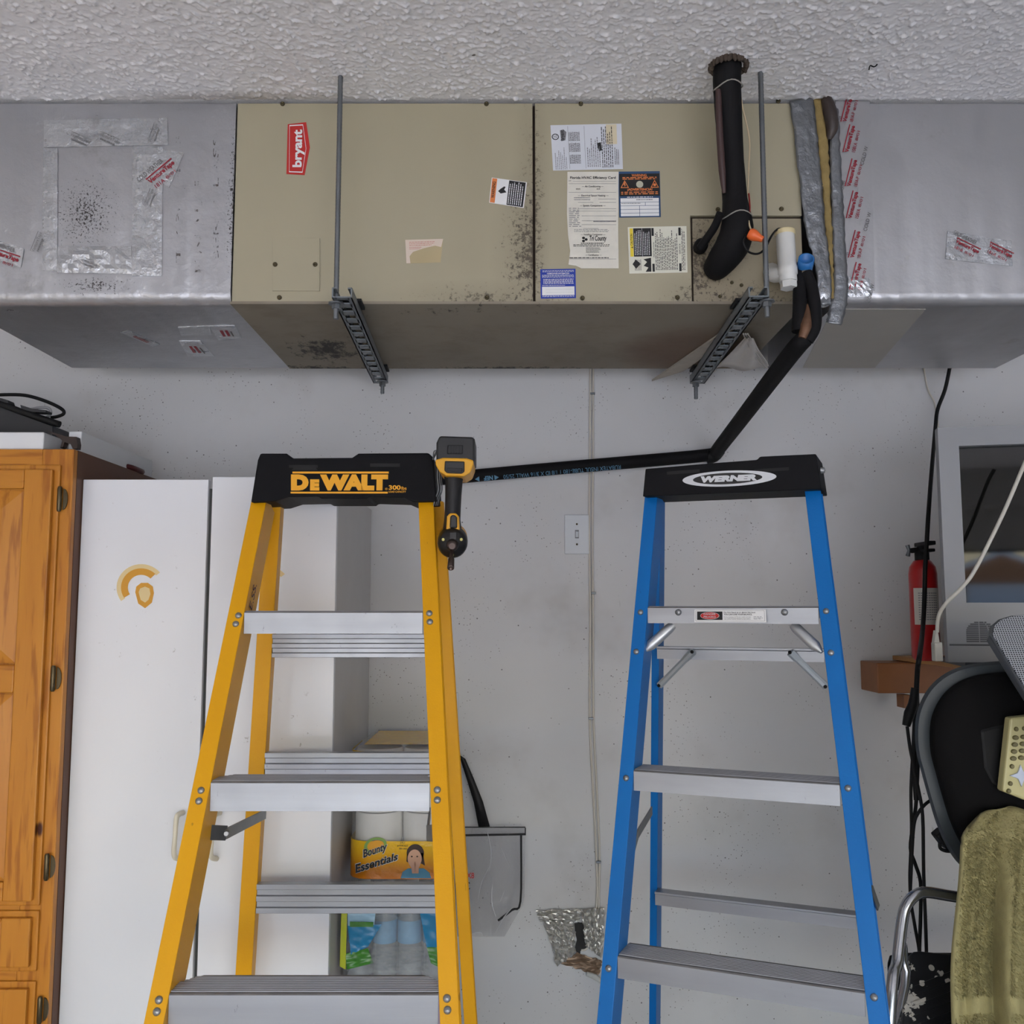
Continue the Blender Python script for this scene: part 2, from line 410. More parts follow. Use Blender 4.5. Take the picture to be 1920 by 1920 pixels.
# small blower access plate
q = quad([(511, 447), (600, 447), (600, 546), (511, 546)], YF - .0006)
MB().prism([p + fn * .0025 for p in q], -fn * .003).obj('access_plate', m_panL, ah, bevel=.0008)
def screw(px, py, r=.0052, par=ah, Y=YF):
    p = U(px, py, Y); MB().lathe(p, fn, [(r, 0), (r, .002), (r * .8, .0035), (r * .45, .0038), (r * .4, .0025), (0, .0025)], 12).obj('screw', m_screw, par)
for px, py in ((516, 496), (591, 496)): screw(px, py, .0052, ah, YF - .003)
for px, py in ((530, 195), (912, 195), (524, 558), (913, 558), (1089, 195), (1092, 559), (1270, 558), (1459, 190), (1465, 392), (1346, 393)): screw(px, py)
for px, py in ((1350, 556), (1372, 530), (1390, 535), (1310, 470)): screw(px, py, .004, ah, YF + .006)

# ---- stickers on the panels (reading order TL,TR,BR,BL)
def stk(pts, mat, name='sticker', label=None, h=.0004):
    return sticker(ah, quad(pts, YF - h), fn, mat, name, label=label)
# red emblem, lettering runs upwards
emb = [(537, 326), (539.5, 233), (574, 229), (581, 276), (571, 328)]
o = MB().prism([U(x, y, YF - .0012) for x, y in emb], (0, .001, 0)).obj('emblem', m_red, ah, label='red pentagon emblem with white lettering')
s = Sheet(quad([(540, 326), (541, 232), (576, 232), (574, 326)], YF - .0012), fn)
s.text('bryant', .13, .24, .88, .90, m_white, .035)
pts = [(.03, .06), (.97, .05), (.985, .78), (.5, .98), (.02, .80)]
for i in range(5):
    a = Vector(pts[i]); b = Vector(pts[(i + 1) % 5]); c = Vector((.5, .45))
    k = .955; s.poly([a, b, c + (b - c) * k, c + (a - c) * k], m_white)
s.emit(o)
# tilted warning sticker
o, s = stk([(917, 380), (922, 333), (988, 342), (982, 390)], m_white, label='small tilted black and white warning sticker with orange band')
s.rect(.02, .02, .98, .16, m_org); s.text('WARNING', .2, .04, .85, .13, m_black, .02); s.rect(.02, .50, .98, .97, m_black)
s.lines(.06, .53, .95, .95, 7, m_white, .4, .85, h=.001, seed=3)
s.poly([(.42, .30), (.50, .22), (.60, .28), (.58, .40), (.50, .46)], m_black); s.poly([(.60, .28), (.72, .38), (.70, .42), (.57, .38)], m_black)
s.emit(o)
# torn service label
m_torn = M('torn_label_paper', (222, 206, 190), .7); m_glue = M('label_glue', (184, 168, 130), .6)
o = MB().prism(quad([(760, 450), (831, 448), (826, 492), (762, 494)], YF - .0006), (0, .0005, 0)).obj('sticker', m_glue, ah, label='torn old label')
s = Sheet(quad([(760, 450), (831, 448), (826, 492), (762, 494)], YF - .0006), fn)
s.poly([(0, 0), (1, 0), (.97, .35), (.80, .28), (.5, .38), (.2, .52), (.10, .70), (.12, 1), (0, 1)], m_torn)
s.lines(.10, .10, .85, .30, 3, m_red, .25, .8, h=.0009, seed=5); s.lines(.10, .32, .45, .45, 2, m_red, .25, .8, h=.0009, seed=6)
s.emit(o)
# rating plate, turned on its side
o, s = stk([(1037, 320), (1032, 235), (1165, 232), (1168, 317)], M('white_label', (214, 217, 224), .45, var=.03), label='white rating plate crowded with small print')
s.ring(.74, .06, .07, .05, .25, m_black); s.text('UL', .71, .03, .78, .08, m_black)
s.poly([(.64, .14), (.88, .13), (.90, .18), (.84, .22), (.66, .20)], m_grey); s.text('bryant', .66, .13, .88, .20, m_black, .02)
s.lines(.02, .04, .52, .22, 7, m_grey, .35, .5, seed=11)
for a in (.14, .40, .64): s.lines(a, .25, a + .2, .41, 9, m_black, .5, .95, seed=12 + int(a * 10), word=.12)
s.rect(.03, .24, .97, .243, m_black); s.rect(.03, .47, .97, .473, m_black)
s.lines(.06, .50, .72, .70, 7, m_grey, .4, .6, seed=21); s.lines(.04, .71, .95, .88, 6, m_black, .38, .8, seed=22); s.lines(.10, .89, .48, .96, 3, m_black, .4, .8, seed=23)
s.poly([(.40, .67), (.58, .64), (.60, .70), (.42, .71)], m_black)
s.rect(.55, .78, .99, .93, M('barcode_yellowed', (218, 206, 176), .6)); s.emit(o)
# efficiency card of worn paper
m_card = M('worn_paper', (224, 220, 208), .7, var=.1, vs=60, bump=.4, bs=60)
cardp = [(1064, 322), (1160, 322), (1159, 430), (1160, 503), (1090, 503), (1080, 498), (1066, 496), (1069, 470), (1065, 440), (1063, 400)]
o = MB().prism([U(x, y, YF - .0012) for x, y in cardp], (0, .001, 0)).obj('sticker', m_card, ah, label='long worn white paper card with torn bottom edge')
s = Sheet(quad([(1064, 322), (1160, 322), (1160, 503), (1066, 503)], YF - .0012), fn)
s.text('Florida HVAC Efficiency Card', .05, .05, .94, .085, m_black, .02)
def row(t, u0, v, u1, hgt=.014, mat=m_black, b=.0): s.text(t, u0, v, u1, v + hgt, mat, b)
s.text('— Air Conditioning —', .28, .145, .70, .17, m_black, .01); s.text('— Electrical Space Heating —', .20, .24, .80, .265, m_black, .01)
s.text('— System Components —', .24, .345, .74, .37, m_black, .01); s.text('— Installing Contractor —', .25, .645, .74, .668, m_black, .01)
s.text('— Certification —', .34, .855, .66, .875, m_black, .01); s.text('Tri County', .42, .665, .76, .735, m_black, .02, .2)
for a in range(3):
    t = a * 2.1; s.disc(.32 + .035 * math.cos(t), .705 + .018 * math.sin(t), .03, .013, m_black)
row('SEER', .16, .175, .25); row('EER', .57, .175, .64); row('Job', .02, .09, .07)
for v, a, b in ((.10, .1, .95), (.125, .02, .95), (.215, .02, .95), (.285, .6, .95), (.32, .2, .5), (.32, .62, .95), (.385, .2, .95), (.41, .1, .95), (.46, .27, .95), (.51, .27, .95), (.55, .27, .95), (.59, .3, .6), (.905, .02, .95)):
    s.rect(a, v, b, v + .003, m_grey)
s.lines(.02, .38, .26, .585, 11, m_grey, .35, .8, seed=31, word=.3); s.lines(.12, .60, .85, .635, 3, m_grey, .35, .9, seed=32)
s.lines(.25, .74, .70, .75, 1, m_black, .8, 1, seed=33); s.lines(.10, .757, .82, .785, 2, m_black, .4, 1, seed=34); s.lines(.35, .79, .66, .85, 4, m_black, .35, .8, seed=35); s.lines(.02, .89, .8, .90, 1, m_black, .8, 1, seed=36)
s.lines(.12, .27, .45, .31, 2, m_grey, .35, .9, seed=37); s.lines(.50, .512, .95, .525, 1, m_grey, .9, 1, seed=38, word=.02)
s.emit(o)
# bilingual warning sticker
o, s = stk([(1159, 322), (1237, 321), (1239, 407), (1161, 408)], m_navy, label='dark blue and black warning sticker with orange lettering')
s.rect(.02, .05, .99, .54, m_black, .0006)
s.text('WARNING', .32, .06, .68, .115, m_org, .02); s.lines(.10, .125, .92, .19, 2, m_org, .55, 1, seed=41, word=.1)
s.text('¡ADVERTENCIA!', .21, .37, .81, .435, m_org, .03); s.lines(.06, .445, .97, .52, 2, m_org, .5, .95, seed=42, word=.1)
s.disc(.51, .285, .085, .075, M('grey_cream_print', (190, 188, 168), .5))
for cx in (.15, .87):
    s.poly([(cx - .10, .36), (cx, .19), (cx + .10, .36)], m_org, .0007); s.poly([(cx - .075, .345), (cx, .22), (cx + .075, .345)], m_black, .0008)
s.poly([(.14, .24), (.17, .24), (.15, .29), (.18, .29), (.14, .34), (.15, .30), (.12, .30)], m_org, .0011); s.disc(.87, .30, .035, .03, m_org, .0011)
s.lines(.2, .555, .82, .575, 1, m_white, .8, 1, seed=43, word=.08)
s.rect(.04, .585, .96, .975, m_white, .0007)
for v in (.67, .745, .825, .905): s.rect(.04, v, .96, v + .008, m_navy, .0009)
s.rect(.49, .745, .50, .975, m_navy, .0009); s.rect(.63, .67, .64, .745, m_navy, .0009); s.lines(.42, .61, .86, .65, 1, m_grey, .5, .8, h=.001, seed=44, word=.06)
s.lines(.06, .69, .6, .72, 1, m_grey, .5, .8, h=.001, seed=45, word=.05); s.emit(o)
# caution sticker, turned on its side
o, s = stk([(1180, 513), (1177, 426), (1287, 424), (1289, 511)], M('cream_label', (224, 222, 206), .45, var=.03), label='cream caution sticker with black panels and yellow corner')
s.rect(.36, .03, .97, .085, m_yel); s.text('CAUTION', .60, .035, .85, .078, m_black, .01); s.poly([(.54, .08), (.56, .04), (.58, .08)], m_black)
s.rect(.36, .09, .97, .395, m_black, .0007); s.lines(.39, .11, .95, .38, 9, m_white, .35, .8, h=.0011, seed=51); s.rect(.36, .235, .97, .24, m_white, .0011)
s.text('INSTALLATION', .34, .42, .66, .445, m_black, .01)
s.poly([(.20, .06), (.30, .12), (.20, .20), (.10, .12)], m_black); s.lines(.06, .10, .30, .22, 5, m_black, .4, .9, seed=52)
s.poly([(.03, .38), (.03, .28), (.12, .33), (.16, .25), (.24, .31), (.30, .25), (.33, .38)], m_black)
for a, b in ((.03, .20), (.80, .97)): s.rect(a, .40, b, .44, m_black); s.rect(a, .86, b, .90, m_black)
s.lines(.06, .46, .95, .85, 14, m_black, .42, .72, seed=53); s.text('SERVICE', .40, .865, .62, .89, m_black, .01); s.lines(.05, .91, .95, .975, 3, m_black, .42, .9, seed=54)
s.emit(o)
# blue information sticker
o, s = stk([(1013, 505), (1079, 504), (1080, 559), (1014, 560)], m_blue, label='blue owner information sticker with a white writing field')
s.lines(.06, .05, .95, .12, 2, m_white, .4, 1, seed=61); s.text('HOMEOWNER INFORMATION', .19, .13, .82, .18, m_white, .02)
s.lines(.05, .20, .95, .31, 3, m_white, .4, 1, seed=62); s.lines(.08, .34, .94, .53, 4, m_white, .45, 1, seed=63); s.lines(.05, .55, .7, .575, 1, m_white, .6, 1, seed=64)
s.rect(.04, .60, .96, .89, m_white); s.lines(.05, .91, .95, .96, 2, m_white, .45, 1, seed=65); s.rect(.15, .70, .92, .703, m_grey, .001); s.rect(.15, .80, .92, .803, m_grey, .001)
s.emit(o)

# ================================================================== foil ducts
def foil(name, base=(176, 178, 182), rough=.36, cr=.5):
    g = G(name)
    c = g.mix(g.noise(3, 4), lin(tuple(int(x * .9) for x in base)), lin(base))
    c = g.mix(g.math('MULTIPLY', g.ramp(g.noise(8, 5, .7), .58, .75), .35), c, lin((120, 112, 100)))
    if name == 'foil_board':
        for px, py, r in ((160, 400, (.11, .1, .12)), (180, 535, (.12, .1, .03)), (436, 380, (.02, .1, .3))):
            s = g.spot(W3(px, py), r); m = g.ramp(g.math('ADD', g.noise(190, 5, .7), g.math('MULTIPLY', s, .20)), .66, .74)
            c = g.mix(g.math('MULTIPLY', g.math('MULTIPLY', m, g.ramp(s, 0, .25)), .9), c, lin((44, 36, 28)))
    rg = g.math('ADD', g.math('MULTIPLY', g.noise(14, 4), .25), rough - .12)
    h = g.math('ADD', g.noise(26, 5, .6), g.math('MULTIPLY', g.noise(5, 2), 1.2))
    g.bump(h, cr, .006)
    return g.fin(c, rg, .72)
m_foil = foil('foil_board', (192, 193, 197), .33, .42); m_crin = foil('crinkled_foil_tape', (206, 208, 212), .27, 1.0)
m_foil2 = foil('foil_board_grey', (190, 190, 193), .36, .16)
m_foilR = m_foil2
def duct(name, x0, x1, Yf, zb, mat, label, seed):
    r = random.Random(seed); rd = .026; n = 70; rings = []
    for i in range(n + 1):
        x = x0 + (x1 - x0) * i / n; j = 0 if i in (0, n) else r.uniform(-.0012, .0012); k = 0 if i in (0, n) else r.uniform(-.0012, .0012)
        ring = [(x, Yf, uzt), (x, Yf, zb + rd)]
        for a in range(1, 6):
            t = a / 6 * math.pi / 2; ring.append((x, Yf + rd - rd * math.cos(t) + j, zb + rd - rd * math.sin(t) + k))
        ring += [(x, Yf + rd, zb), (x, YBK, zb), (x, YBK, uzt)]; rings.append([Vector(p) for p in ring])
    root = thing(name, ((x0 + x1) / 2, (Yf + YBK) / 2, zb), label, 'duct')
    mb = MB().loft(rings, True, True)
    o = mb.obj('duct_board', mat, root)
    md = o.modifiers.new('es', 'EDGE_SPLIT'); md.split_angle = R(50)
    return root
dl = duct('supply_duct', U(135, 691, YBK).x, ux0 - .0015, YF + .002, uzb - .001, m_foil, 'dented silver foil duct joined to the air handler beside the red emblem', 1)
dr = duct('return_duct', F(1562, 380).x, U(1866, 689, YBK).x, YF + .002, uzb - .002, m_foilR, 'smooth grey foil duct with a column of red printed tape', 2)
def ftape(root, pts, mat, name='foil_tape', Y=YF, th=.0012, nu=14, nv=6, amp=.0012, seed=1, label=None):
    """thin crinkled strip on a duct face, pixel quad TL,TR,BR,BL"""
    r = random.Random(seed); q = quad(pts, Y); mb = MB(); vs = []
    for j in range(nv + 1):
        for i in range(nu + 1):
            u, v = i / nu, j / nv; p = q[0].lerp(q[1], u).lerp(q[3].lerp(q[2], u), v)
            e = 0 if i in (0, nu) or j in (0, nv) else amp * r.random()
            vs.append(p + Vector((0, -th - e, 0)))
    fs = [(j * (nu + 1) + i, j * (nu + 1) + i + 1, (j + 1) * (nu + 1) + i + 1, (j + 1) * (nu + 1) + i) for j in range(nv) for i in range(nu)]
    mb.add(vs, fs, False)
    o = mb.obj(name, mat, root, label=label); sd = o.modifiers.new('solid', 'SOLIDIFY'); sd.thickness = .0008; sd.offset = 1
    return o
YD = YF + .002
ftape(dl, [(83, 226), (314, 222), (316, 272), (83, 277)], m_crin, Y=YD, seed=2)
ftape(dl, [(82, 279), (109, 279), (108, 508), (80, 508)], m_crin, Y=YD, nu=4, nv=14, seed=3)
ftape(dl, [(109, 462), (247, 462), (248, 514), (108, 512)], m_crin, Y=YD, amp=.004, seed=4)
ftape(dl, [(249, 276), (306, 276), (304, 518), (248, 518)], m_crin, Y=YD, nu=6, nv=16, amp=.002, seed=5)
m_ink = M('faded_ink', (112, 110, 110), .6, var=.2)
m_redink = M('tape_red_ink', (150, 30, 46), .5, var=.1)
def venture(root, cx, cy, ang, sc=1.0, Y=YD - .003, ink=m_redink, cold=True, n=fn, code='181A', name='lettering'):
    s = Sheet(quad(tilt(cx, cy, 62 * sc, 30 * sc, ang), Y), n)
    s.rect(0, .02, 1, .10, ink); s.text('VentureTape', .02, .16, .98, .55, ink, .035); s.text(code, .08, .66, .42, .92, ink, .01); s.text('8/01', .50, .70, .85, .90, ink, 0)
    s.emit(root, name)
    if cold:
        c, sn = math.cos(R(ang)), math.sin(R(ang)); s2 = Sheet(quad(tilt(cx - 22 * sc * sn - 14 * sc * c, cy - 22 * sc * c + 14 * sc * sn, 60 * sc, 9 * sc, ang), Y), n)
        s2.text('COLD WEATHER', 0, 0, 1, 1, m_ink, .02); s2.emit(root, name)
tp = ftape(dl, [(268, 322), (292, 279), (346, 287), (318, 352)], m_crin, 'foil_tape', YD, nu=6, nv=5, amp=.0006, seed=6)
venture(tp, 306, 327, 40)
tp = ftape(dl, [(-40, 440), (46, 466), (40, 502), (-40, 476)], m_crin, 'foil_tape', YD, nu=6, nv=5, amp=.0006, seed=7)
venture(tp, 8, 484, -18, .9)
# ghost stamp letters left on the board facing
gg = G('worn_away_ink'); m_ghost = gg.fin(lin((104, 96, 92)), .6); gg.put(gg.p.inputs['Alpha'], gg.math('MULTIPLY', gg.ramp(gg.noise(48, 4, .7), .50, .60), .75))
s = Sheet(quad([(318, 545), (318, 205), (420, 205), (420, 545)], YD - .0004), fn)
for t, u0, u1, v0, v1 in (('KNAUF', .10, .60, .46, .60), ('FIBER', .05, .38, .80, .90), ('GLASS', .46, .85, .80, .90), ('TYPE', .15, .5, .12, .20), ('475', .6, .85, .12, .20)):
    s.text(t, u0, v0, u1, v1, m_ghost, -.006, h=.0002); s.emit(dl, 'stamp'); s.groups = {}
for cx, cy, a, sc in ((150, 262, -22, .8), (205, 262, -24, .8), (290, 250, 70, .7), (282, 372, 68, .7), (72, 455, 68, .8), (170, 495, -20, .7)):
    s = Sheet(quad(tilt(cx, cy, 50 * sc, 22 * sc, a), YD - .0032), fn); s.rect(0, 0, 1, .06, m_ink); s.text('VentureTape', 0, .15, 1, .6, m_ink, 0); s.lines(.1, .7, .9, .95, 1, m_ink, .7, .8, seed=cx); s.emit(dl, 'faded_print')
# right duct: red printed column of tape
tcol = ftape(dr, [(1566, 190), (1630, 190), (1640, 545), (1586, 545)], m_foil2, 'printed_tape', YD, nu=3, nv=12, amp=.0003, label='silver tape printed with red lettering')
for k, (cx, cy) in enumerate(((1592, 205), (1596, 262), (1600, 326), (1602, 386), (1606, 460), (1608, 520))):
    venture(tcol, cx + 2, cy, 76, .86, YD - .003, cold=False, code='1581A' if k % 2 else '181A-P')
    s = Sheet(quad(tilt(cx + (24 if k % 2 else -22), cy + 30, 36, 7, 76), YD - .003), fn); s.text('COLD WEATHER' if k % 2 == 0 else 'COLD W', 0, 0, 1, 1, m_ink, .01); s.emit(tcol)
tq = ftape(dr, [(1776, 434), (1896, 452), (1898, 500), (1772, 486)], m_crin, 'foil_tape', YD, nu=10, nv=5, amp=.001, seed=9)
venture(tq, 1812, 466, -26, .8, YD - .0035, cold=True); venture(tq, 1874, 474, -26, .8, YD - .0035, cold=False)
# crinkled tape over the lower edge of the right duct and under it
def under(root, pts, mat, name='foil_tape', z=None, label=None, h=.0015):
    q = [UZ(x, y, (z or uzb) - h) for x, y in pts]
    return MB().prism(q, (0, 0, h * .7)).obj(name, mat, root, label=label)
ftape(dr, [(1590, 520), (1632, 520), (1634, 556), (1588, 558)], m_crin, 'foil_tape', YD, nu=8, nv=6, amp=.003, seed=12)
under(ah, [(445, 574), (506, 574), (594, 691), (575, 691)], m_crin)
for k, q in enumerate(([(334, 614), (392, 612), (396, 628), (340, 630)], [(392, 612), (440, 611), (452, 634), (410, 638)], [(336, 640), (376, 640), (402, 668), (352, 668)], [(226, 624), (240, 620), (300, 646), (286, 650)])):
    t = under(dl, q, m_crin, h=.003)
    a = [UZ(x, y, uzb - .0034) for x, y in q]; s = Sheet(a, (0, 0, -1))
    if k == 0: continue
    for a_ in (.30, .50): s.rect(a_, .30, a_ + .12, .75, m_redink); s.emit(t); s.groups = {}
    s.rect(.70, .40, .76, .8, m_ink); s.emit(t)
m_matte = M('grey_board_facing', (176, 172, 164), .55, .1, var=.15, vs=6)
under(dr, [(1562, 580), (1736, 580), (1640, 690), (1330 + 175, 690)], m_matte, 'board_facing', h=.003)
# ---- ragged joint between air handler and right duct: a transition collar of its own
jt = thing('joint_collar', tuple((F(1535, 560) + Vector((0, .03, -.02)))), 'ragged silver duct tape and yellow fiberglass at the duct joint', 'duct tape')
m_dtape = foil('silver_duct_tape', (140, 143, 147), .32, .9)
m_fiber = M('yellow_fiberglass', (156, 134, 84), .9, var=.5, vs=40, bump=.8, bs=120)
m_tar = M('dark_mastic', (60, 50, 46), .45, var=.4, vs=50, bump=.8, bs=80)
def strip(name, left, right, mat, Y, seg=5, amp=.004, th=.006, seed=1, par=jt):
    r = random.Random(seed); vs = []; n = len(left); 
    pl, _ = spline([Vector((a, b, 0)) for a, b in left], [0] * n, 9); pr, _ = spline([Vector((a, b, 0)) for a, b in right], [0] * n, 9)
    pl = [p + Vector((r.uniform(-1.5, 1.5), 0, 0)) for p in pl]; pr = [p + Vector((r.uniform(-1.5, 1.5), 0, 0)) for p in pr]; m = len(pl)
    for a, b in zip(pl, pr):
        for i in range(seg + 1):
            t = i / seg; p = a.lerp(b, t); bulge = math.sin(t * math.pi) * .0025
            vs.append(U(p.x, p.y, Y - bulge - amp * r.random()))
    fs = [(k * (seg + 1) + i, k * (seg + 1) + i + 1, (k + 1) * (seg + 1) + i + 1, (k + 1) * (seg + 1) + i) for k in range(m - 1) for i in range(seg)]
    o = MB().add(vs, fs, True).obj(name, mat, par); sd = o.modifiers.new('s', 'SOLIDIFY'); sd.thickness = th; sd.offset = -1 if False else 0
    return o
strip('duct_tape', [(1481, 190), (1491, 270), (1500, 350), (1510, 430), (1528, 500), (1534, 572)], [(1526, 180), (1534, 270), (1542, 350), (1548, 430), (1556, 500), (1560, 572)], m_dtape, YF - .006, seg=8, seed=4, amp=.005, th=.0015)
strip('fiberglass_edge', [(1524, 182), (1534, 270), (1542, 350), (1548, 430), (1556, 500), (1557, 560)], [(1548, 190), (1552, 270), (1556, 350), (1560, 430), (1562, 500), (1563, 560)], m_fiber, YF - .002, 4, .006, .004, 5)
strip('tape_flap', [(1556, 200), (1556, 290), (1558, 360), (1561, 450), (1563, 530), (1556, 572), (1549, 604)], [(1572, 204), (1576, 290), (1580, 360), (1584, 450), (1590, 530), (1588, 566), (1578, 610)], m_dtape, YF - .006, 4, .002, .002, 6)
MB().tube([U(1549, 186, YF - .01), U(1556, 210, YF - .014), U(1560, 240, YF - .012), U(1554, 262, YF - .008)], [.012, .016, .014, .005], 8, sub=3).obj('mastic_lump', m_tar, jt)
o = MB().lathe(U(1540, 556, YF + .008), fn, [(.0, -.004), (.026, 0), (.024, .012), (.012, .02), (0, .022)], 14).obj('tape_wad', m_crin, jt)

# ================================================================== trapeze hangers: slotted channel, threaded rods, nuts
m_zinc = M('zinc_steel', (126, 130, 134), .38, .75, var=.25, vs=30)
m_strut = M('painted_strut_grey', (122, 128, 132), .42, .25, var=.2, vs=20)
m_pad = M('black_rubber', (13, 13, 14), .6, var=.2, spec=.3)
def hanger(label, rod_top, fr, bk, Yr, Yb, back_end):
    zS = uzb - .0035 - .006 - .0215 - .0005
    A = U(*fr, Yr - .03); B = U(*bk, Yb + .035); A.z = B.z = zS
    ax = (B - A).normalized(); rt = ax.cross(Vector((0, 0, 1))).normalized(); up = rt.cross(ax)
    root = thing('strut_hanger', tuple(A), label, 'hanger', None)
    wd, hg, t = .041, .0215, .0028; L = (B - A).length
    ch = MB()
    for sgn in (-1, 1):
        ch.prism([A + rt * sgn * wd / 2, B + rt * sgn * wd / 2, B + rt * sgn * wd / 2 + up * hg, A + rt * sgn * wd / 2 + up * hg], -rt * sgn * t)
        ch.prism([A + rt * sgn * wd / 2 + up * hg, B + rt * sgn * wd / 2 + up * hg, B + rt * sgn * (wd / 2 - .009) + up * hg, A + rt * sgn * (wd / 2 - .009) + up * hg], -up * t)
    # slotted floor of the channel, built as side strips plus bridges
    sw = .0145
    for sgn in (-1, 1):
        ch.prism([A + rt * sgn * wd / 2, B + rt * sgn * wd / 2, B + rt * sgn * sw / 1.3, A + rt * sgn * sw / 1.3], up * t)
    n = 14; pit = L / n
    for i in range(n + 1):
        a = A + ax * max(0, pit * i - pit * .25); b = A + ax * min(L, pit * i + pit * .25)
        ch.prism([a - rt * sw, b - rt * sw, b + rt * sw, a + rt * sw], up * t)
    ch.obj('channel', m_strut, root)
    def rod(x, y, z0, z1):
        mb = MB(); n = int((z1 - z0) / .004); rings = [(.0052 + (.0005 if k % 2 else 0), k * (z1 - z0) / n) for k in range(n + 1)]
        mb.lathe((x, y, z0), (0, 0, 1), rings, 10); mb.obj('threaded_rod', m_zinc, root)
    def nut(x, y, z, r=.0095, h=.010):
        mb = MB().lathe((x, y, z), (0, 0, 1), [(r, 0), (r, h)], 6, False); mb.obj('nut', m_zinc, root)
        MB().lathe((x, y, z + h), (0, 0, 1), [(.016, 0), (.016, .003)], 16).obj('washer', m_zinc, root)
    T = UZ(rod_top[0], rod_top[1], CEIL); fx = (T.x + U(*fr, Yr).x) / 2
    zc = (A + ax * .03).z; rod(T.x * .5 + fx * .5, T.y, zc - .035, CEIL - .001); nut(T.x * .5 + fx * .5, T.y, zc - .014)
    E = U(*back_end, Yb); zb = (B - ax * .03).z
    rod(E.x, Yb, E.z, uzb + .25); nut(E.x, Yb, zb - .016)
    for k in (.12, .86):
        c = A + ax * (L * k); top = uzb - .0035
        MB().prism([c + rt * -.028 + up * (hg + .0005), c + rt * .028 + up * (hg + .0005), c + rt * .028 + ax * .06 + up * (hg + .0005), c - rt * .028 + ax * .06 + up * (hg + .0005)], (0, 0, .006)).obj('rubber_pad', m_pad, root)
    return root
h1 = hanger('slotted steel strut hanger below the red emblem side of the air handler', (635, 141), (641, 558), (714, 713), 1.93, 2.61, (717, 738))
h2 = hanger('slotted steel strut hanger crossing under the coil end, clamping crumpled plastic', (1430, 134), (1423, 560), (1307, 710), 1.925, 2.615, (1305, 748))

# ================================================================== refrigerant line set, condensate parts
m_foam = M('black_foam_insulation', (17, 16, 18), .75, var=.3, vs=30, bump=.5, bs=90, spec=.25)
m_brown = M('brown_vinyl', (64, 42, 40), .5)
rl = thing('refrigerant_line', tuple(U(1345, 505, YF)), 'thick black insulated pipe dropping from a ragged ceiling hole', 'pipe')
path = [(1365, 119, 1.893), (1363, 150, 1.900), (1366, 215, 1.925), (1372, 300, 1.945), (1378, 375, 1.95), (1382, 425, 1.95), (1374, 458, 1.962), (1354, 488, 1.99), (1340, 505, 2.028)]
mb = MB().tube([U(x, y, Y) for x, y, Y in path], [.0285, .029, .028, .025, .026, .034, .036, .032, .026], 18, sub=6)
mb.obj('insulation_sleeve', m_foam, rl)
MB().tube([U(1347, 168, 1.892), U(1349, 240, 1.905), U(1354, 320, 1.92), U(1358, 362, 1.93)], [.006, .0075, .0075, .004], 8, sub=4).obj('suction_line', m_brown, rl, label='brown line strapped to the sleeve')
MB().tube([U(1350, 400, 1.93), U(1340, 425, 1.955), U(1326, 446, 1.98), U(1313, 465, 2.0)], [.008, .0085, .0085, .009], 10, sub=4).obj('liquid_line', m_foam, rl)
MB().lathe(U(1312, 465, 2.028), (0, -1, 0), [(.015, 0), (.015, .02), (.011, .03), (0, .032)], 14).obj('line_grommet', m_foam, rl)
m_tie = M('string_tie', (150, 146, 138), .7)
for py, cx, Y, wd in ((166, 1365, 1.905, .0300), (408, 1381, 1.95, .0315)):
    c = U(cx, py, Y); MB().tube([c + Vector((math.cos(a) * wd, math.sin(a) * wd, .003 * math.sin(3 * a) + .004 * math.cos(a))) for a in [2 * math.pi * k / 24 for k in range(25)]], .0015, 6).obj('tie', m_tie, rl)
# ragged rim of the ceiling hole
rr = random.Random(5); c = UZ(1366, 120, CEIL)
rim = MB()
for k in range(26):
    a = 2 * math.pi * k / 26; p = c + Vector((math.cos(a) * .036, math.sin(a) * .036, -.004))
    rim.lathe(p, (rr.uniform(-.4, .4), rr.uniform(-.4, .4), -1), [(.007 * rr.uniform(.6, 1.2), -.006), (.006, .004), (.002, .010)], 6)
rim.obj('torn_rim', M('torn_ceiling_edge', (74, 62, 52), .8, var=.6, vs=90), rl)
# thermostat wires and orange wire nut
ow = thing('low_voltage_wire', tuple(U(1420, 445, 1.94)), 'thin wires with an orange wire nut hanging beside the black pipe', 'wire')
MB().tube([U(1384, 150, 1.91), U(1392, 200, 1.92), U(1405, 260, 1.94), U(1404, 310, 1.95), U(1402, 363, 1.95)], .0017, 6, sub=5).obj('wire', M('cream_wire', (206, 186, 150), .5), ow)
MB().tube([U(1404, 363, 1.95), U(1406, 390, 1.935), U(1404, 405, 1.93)], .0018, 6, sub=5).obj('wire', M('red_wire', (150, 40, 34), .5), ow)
MB().tube([U(1403, 410, 1.925), U(1407, 428, 1.92), U(1416, 438, 1.915)], .0018, 6, sub=5).obj('wire', M('cream_wire', (206, 186, 150), .5), ow)
MB().lathe(U(1404, 437, 1.918), (U(1432, 450, 1.912) - U(1404, 437, 1.918)), [(.009, 0), (.012, .004), (.012, .012), (.010, .018), (.0075, .024), (.006, .032)], 10).obj('wire_nut', M('orange_plastic', (236, 108, 48), .4), ow)
MB().tube([U(1400, 440, 1.92), U(1394, 455, 1.915), U(1402, 471, 1.92), U(1420, 476, 1.93), U(1434, 466, 1.94), U(1448, 440, 1.955), U(1460, 429, 1.965), U(1470, 433, 1.97)], .0023, 7, sub=5).obj('wire', m_pad, ow)
